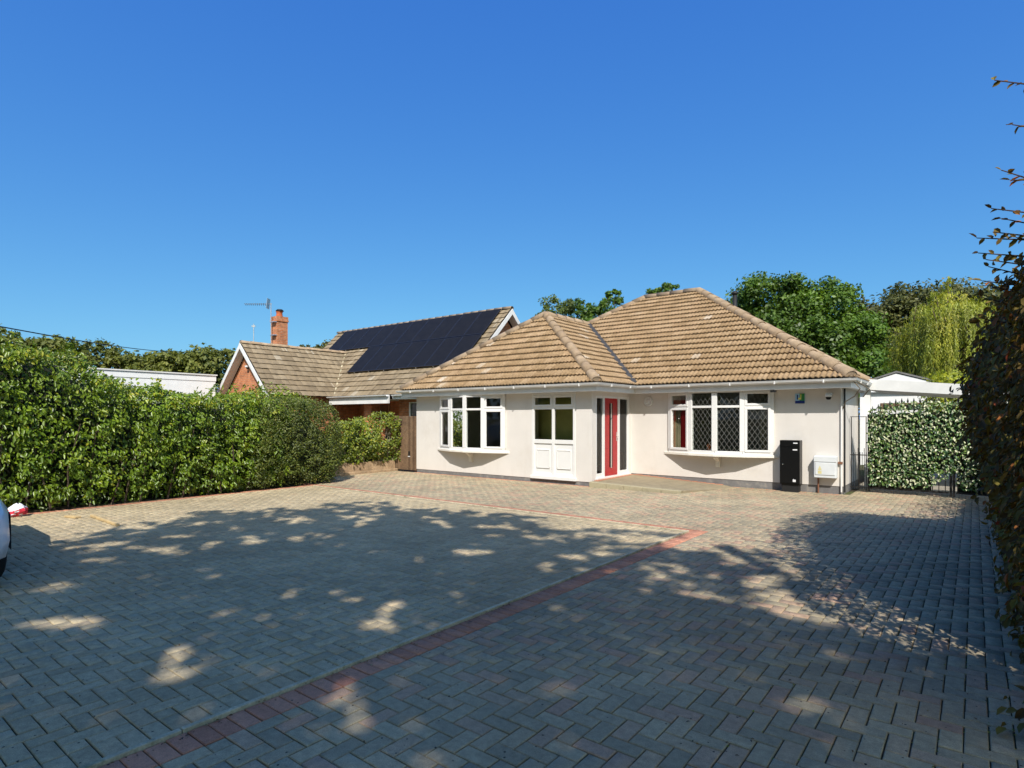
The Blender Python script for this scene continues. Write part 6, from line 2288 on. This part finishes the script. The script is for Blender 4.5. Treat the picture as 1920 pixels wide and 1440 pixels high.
# sections along x (nose at +2.1): half width at sill, half width at belt, z of underside, belt, bonnet/roof top, half width of top
sec = [(2.12, .50, .55, .30, .52, .60, .42), (2.05, .70, .74, .24, .60, .70, .58), (1.88, .82, .84, .22, .66, .80, .66), (1.55, .88, .90, .22, .72, .90, .70), (1.05, .90, .92, .22, .80, .99, .72),
       (0.75, .90, .92, .22, .84, 1.04, .72), (0.05, .90, .92, .22, .88, 1.42, .60), (-0.6, .90, .92, .22, .90, 1.50, .62), (-1.3, .90, .92, .22, .90, 1.46, .61), (-1.85, .88, .90, .24, .92, 1.25, .60),
       (-2.08, .82, .86, .28, .90, .98, .66), (-2.16, .72, .74, .36, .74, .80, .60)]
m = MB()
rows = []
for x, ws, wb2, zu, zb, zt, wt2 in sec:
    half = [(0.0, zu), (ws * 0.8, zu), (ws, zu + 0.06), (wb2 + 0.01, (zu + zb) / 2), (wb2, zb - 0.02), (wb2 * 0.965, zb + 0.03), ((wb2 + wt2 * 1.05) / 2, (zb + zt) / 2 + 0.04), (wt2, zt - 0.03), (wt2 * 0.5, zt + 0.015), (0.0, zt + 0.025)]
    ring = [(x, y, z) for y, z in half] + [(x, -y, z) for y, z in half[-2:0:-1]]
    rows.append(ring)
k = len(rows[0])
m.v = [p for r_ in rows for p in r_]
for i in range(len(rows) - 1):
    for j in range(k):
        m.f.append((i * k + j, i * k + (j + 1) % k, (i + 1) * k + (j + 1) % k, (i + 1) * k + j))
m.f.append(tuple(range(k)))
m.f.append(tuple((len(rows) - 1) * k + j for j in range(k)))
body = m.build('body', M['carpaint'], car, smooth=True)


def wheel(x, y, s):
    prof = [(0.20, 0.085), (0.285, 0.10), (0.31, 0.085), (0.315, 0.0), (0.31, -0.085), (0.285, -0.10), (0.20, -0.085)]
    w = MB().lathe((x, y, 0.315), prof, 28, 'y').build('wheel', M['rubber'], car, smooth=True)
    r_ = MB().lathe((x, y + s * 0.06, 0.315), [(0.205, 0.0), (0.205, s * 0.035), (0.19, s * 0.04), (0.18, s * 0.01)], 28, 'y')
    for q in range(6):
        a = q * math.pi / 3
        r_.bar((x, y + s * 0.085, 0.315), (x + 0.19 * math.cos(a), y + s * 0.075, 0.315 + 0.19 * math.sin(a)), 0.05, 0.02, up=(0, 1, 0))
    r_.build('rim', M['alu'], w)


for x in (1.42, -1.35):
    for s in (1, -1):
        wheel(x, s * 0.765, s)
        a = MB()                 # dark wheel arch
        n = 16
        for q in range(n):
            t0, t1 = math.pi * q / n, math.pi * (q + 1) / n
            a.quad((x + 0.345 * math.cos(t0), s * 0.935, 0.315 + 0.345 * math.sin(t0)), (x + 0.345 * math.cos(t1), s * 0.935, 0.315 + 0.345 * math.sin(t1)), (x, s * 0.935, 0.30), (x, s * 0.935, 0.30))
        hw = lambda xx_: float(np.interp(-xx_, [-q_[0] for q_ in sec], [q_[2] for q_ in sec])) + 0.022
        a.v = [(p[0], s * hw(p[0]), p[2]) for p in a.v]
        a.f = [f[:3] for f in a.f]
        a.build('wheel_arch', M['blackmatt'], car)
for s in (1, -1):
    m = MB()
    m.quad((0.62, s * 0.872, 0.93), (-1.35, s * 0.885, 0.95), (-1.2, s * 0.75, 1.36), (0.1, s * 0.735, 1.33))
    m.v = [(p[0], p[1] + s * 0.035, p[2]) for p in m.v]
    m.build('side_window', M['carglass'], car)
    m = MB()
    m.lathe((2.0, s * 0.60, 0.68), [(0.0, 0.075), (0.06, 0.06), (0.085, 0.0), (0.06, -0.06)], 14, 'x')
    m.v = [(p[0] - 0.4 * abs(p[1] - s * 0.60) - 0.02, 1.5 * (p[1] - s * 0.6) + s * 0.6, p[2]) for p in m.v]
    m.build('headlight', M['lamp'], car, smooth=True)
    m = MB()
    m.box(0.35, 0.55, min(s * 0.93, s * 1.03), max(s * 0.93, s * 1.03), 0.93, 1.05)
    m.build('wing_mirror', M['carpaint'], car, bevel=0.03)
m = MB()
m.quad((0.80, -0.66, 1.06), (0.80, 0.66, 1.06), (0.10, 0.56, 1.42), (0.10, -0.56, 1.42))
m.v = [(p[0] + 0.03, p[1], p[2] + 0.03) for p in m.v]
m.build('windscreen', M['carglass'], car)
m = MB()
m.box(2.06, 2.125, -0.38, 0.38, 0.40, 0.50)
m.build('grille', M['blackmatt'], car)
m = MB()
m.box(1.2, 1.78, -0.62, 0.62, 0.17, 0.235).box(-2.0, -1.1, -0.8, 0.8, 0.17, 0.24).box(-1.1, 1.2, -0.86, 0.86, 0.16, 0.225)
m.build('underbody', M['blackmatt'], car)
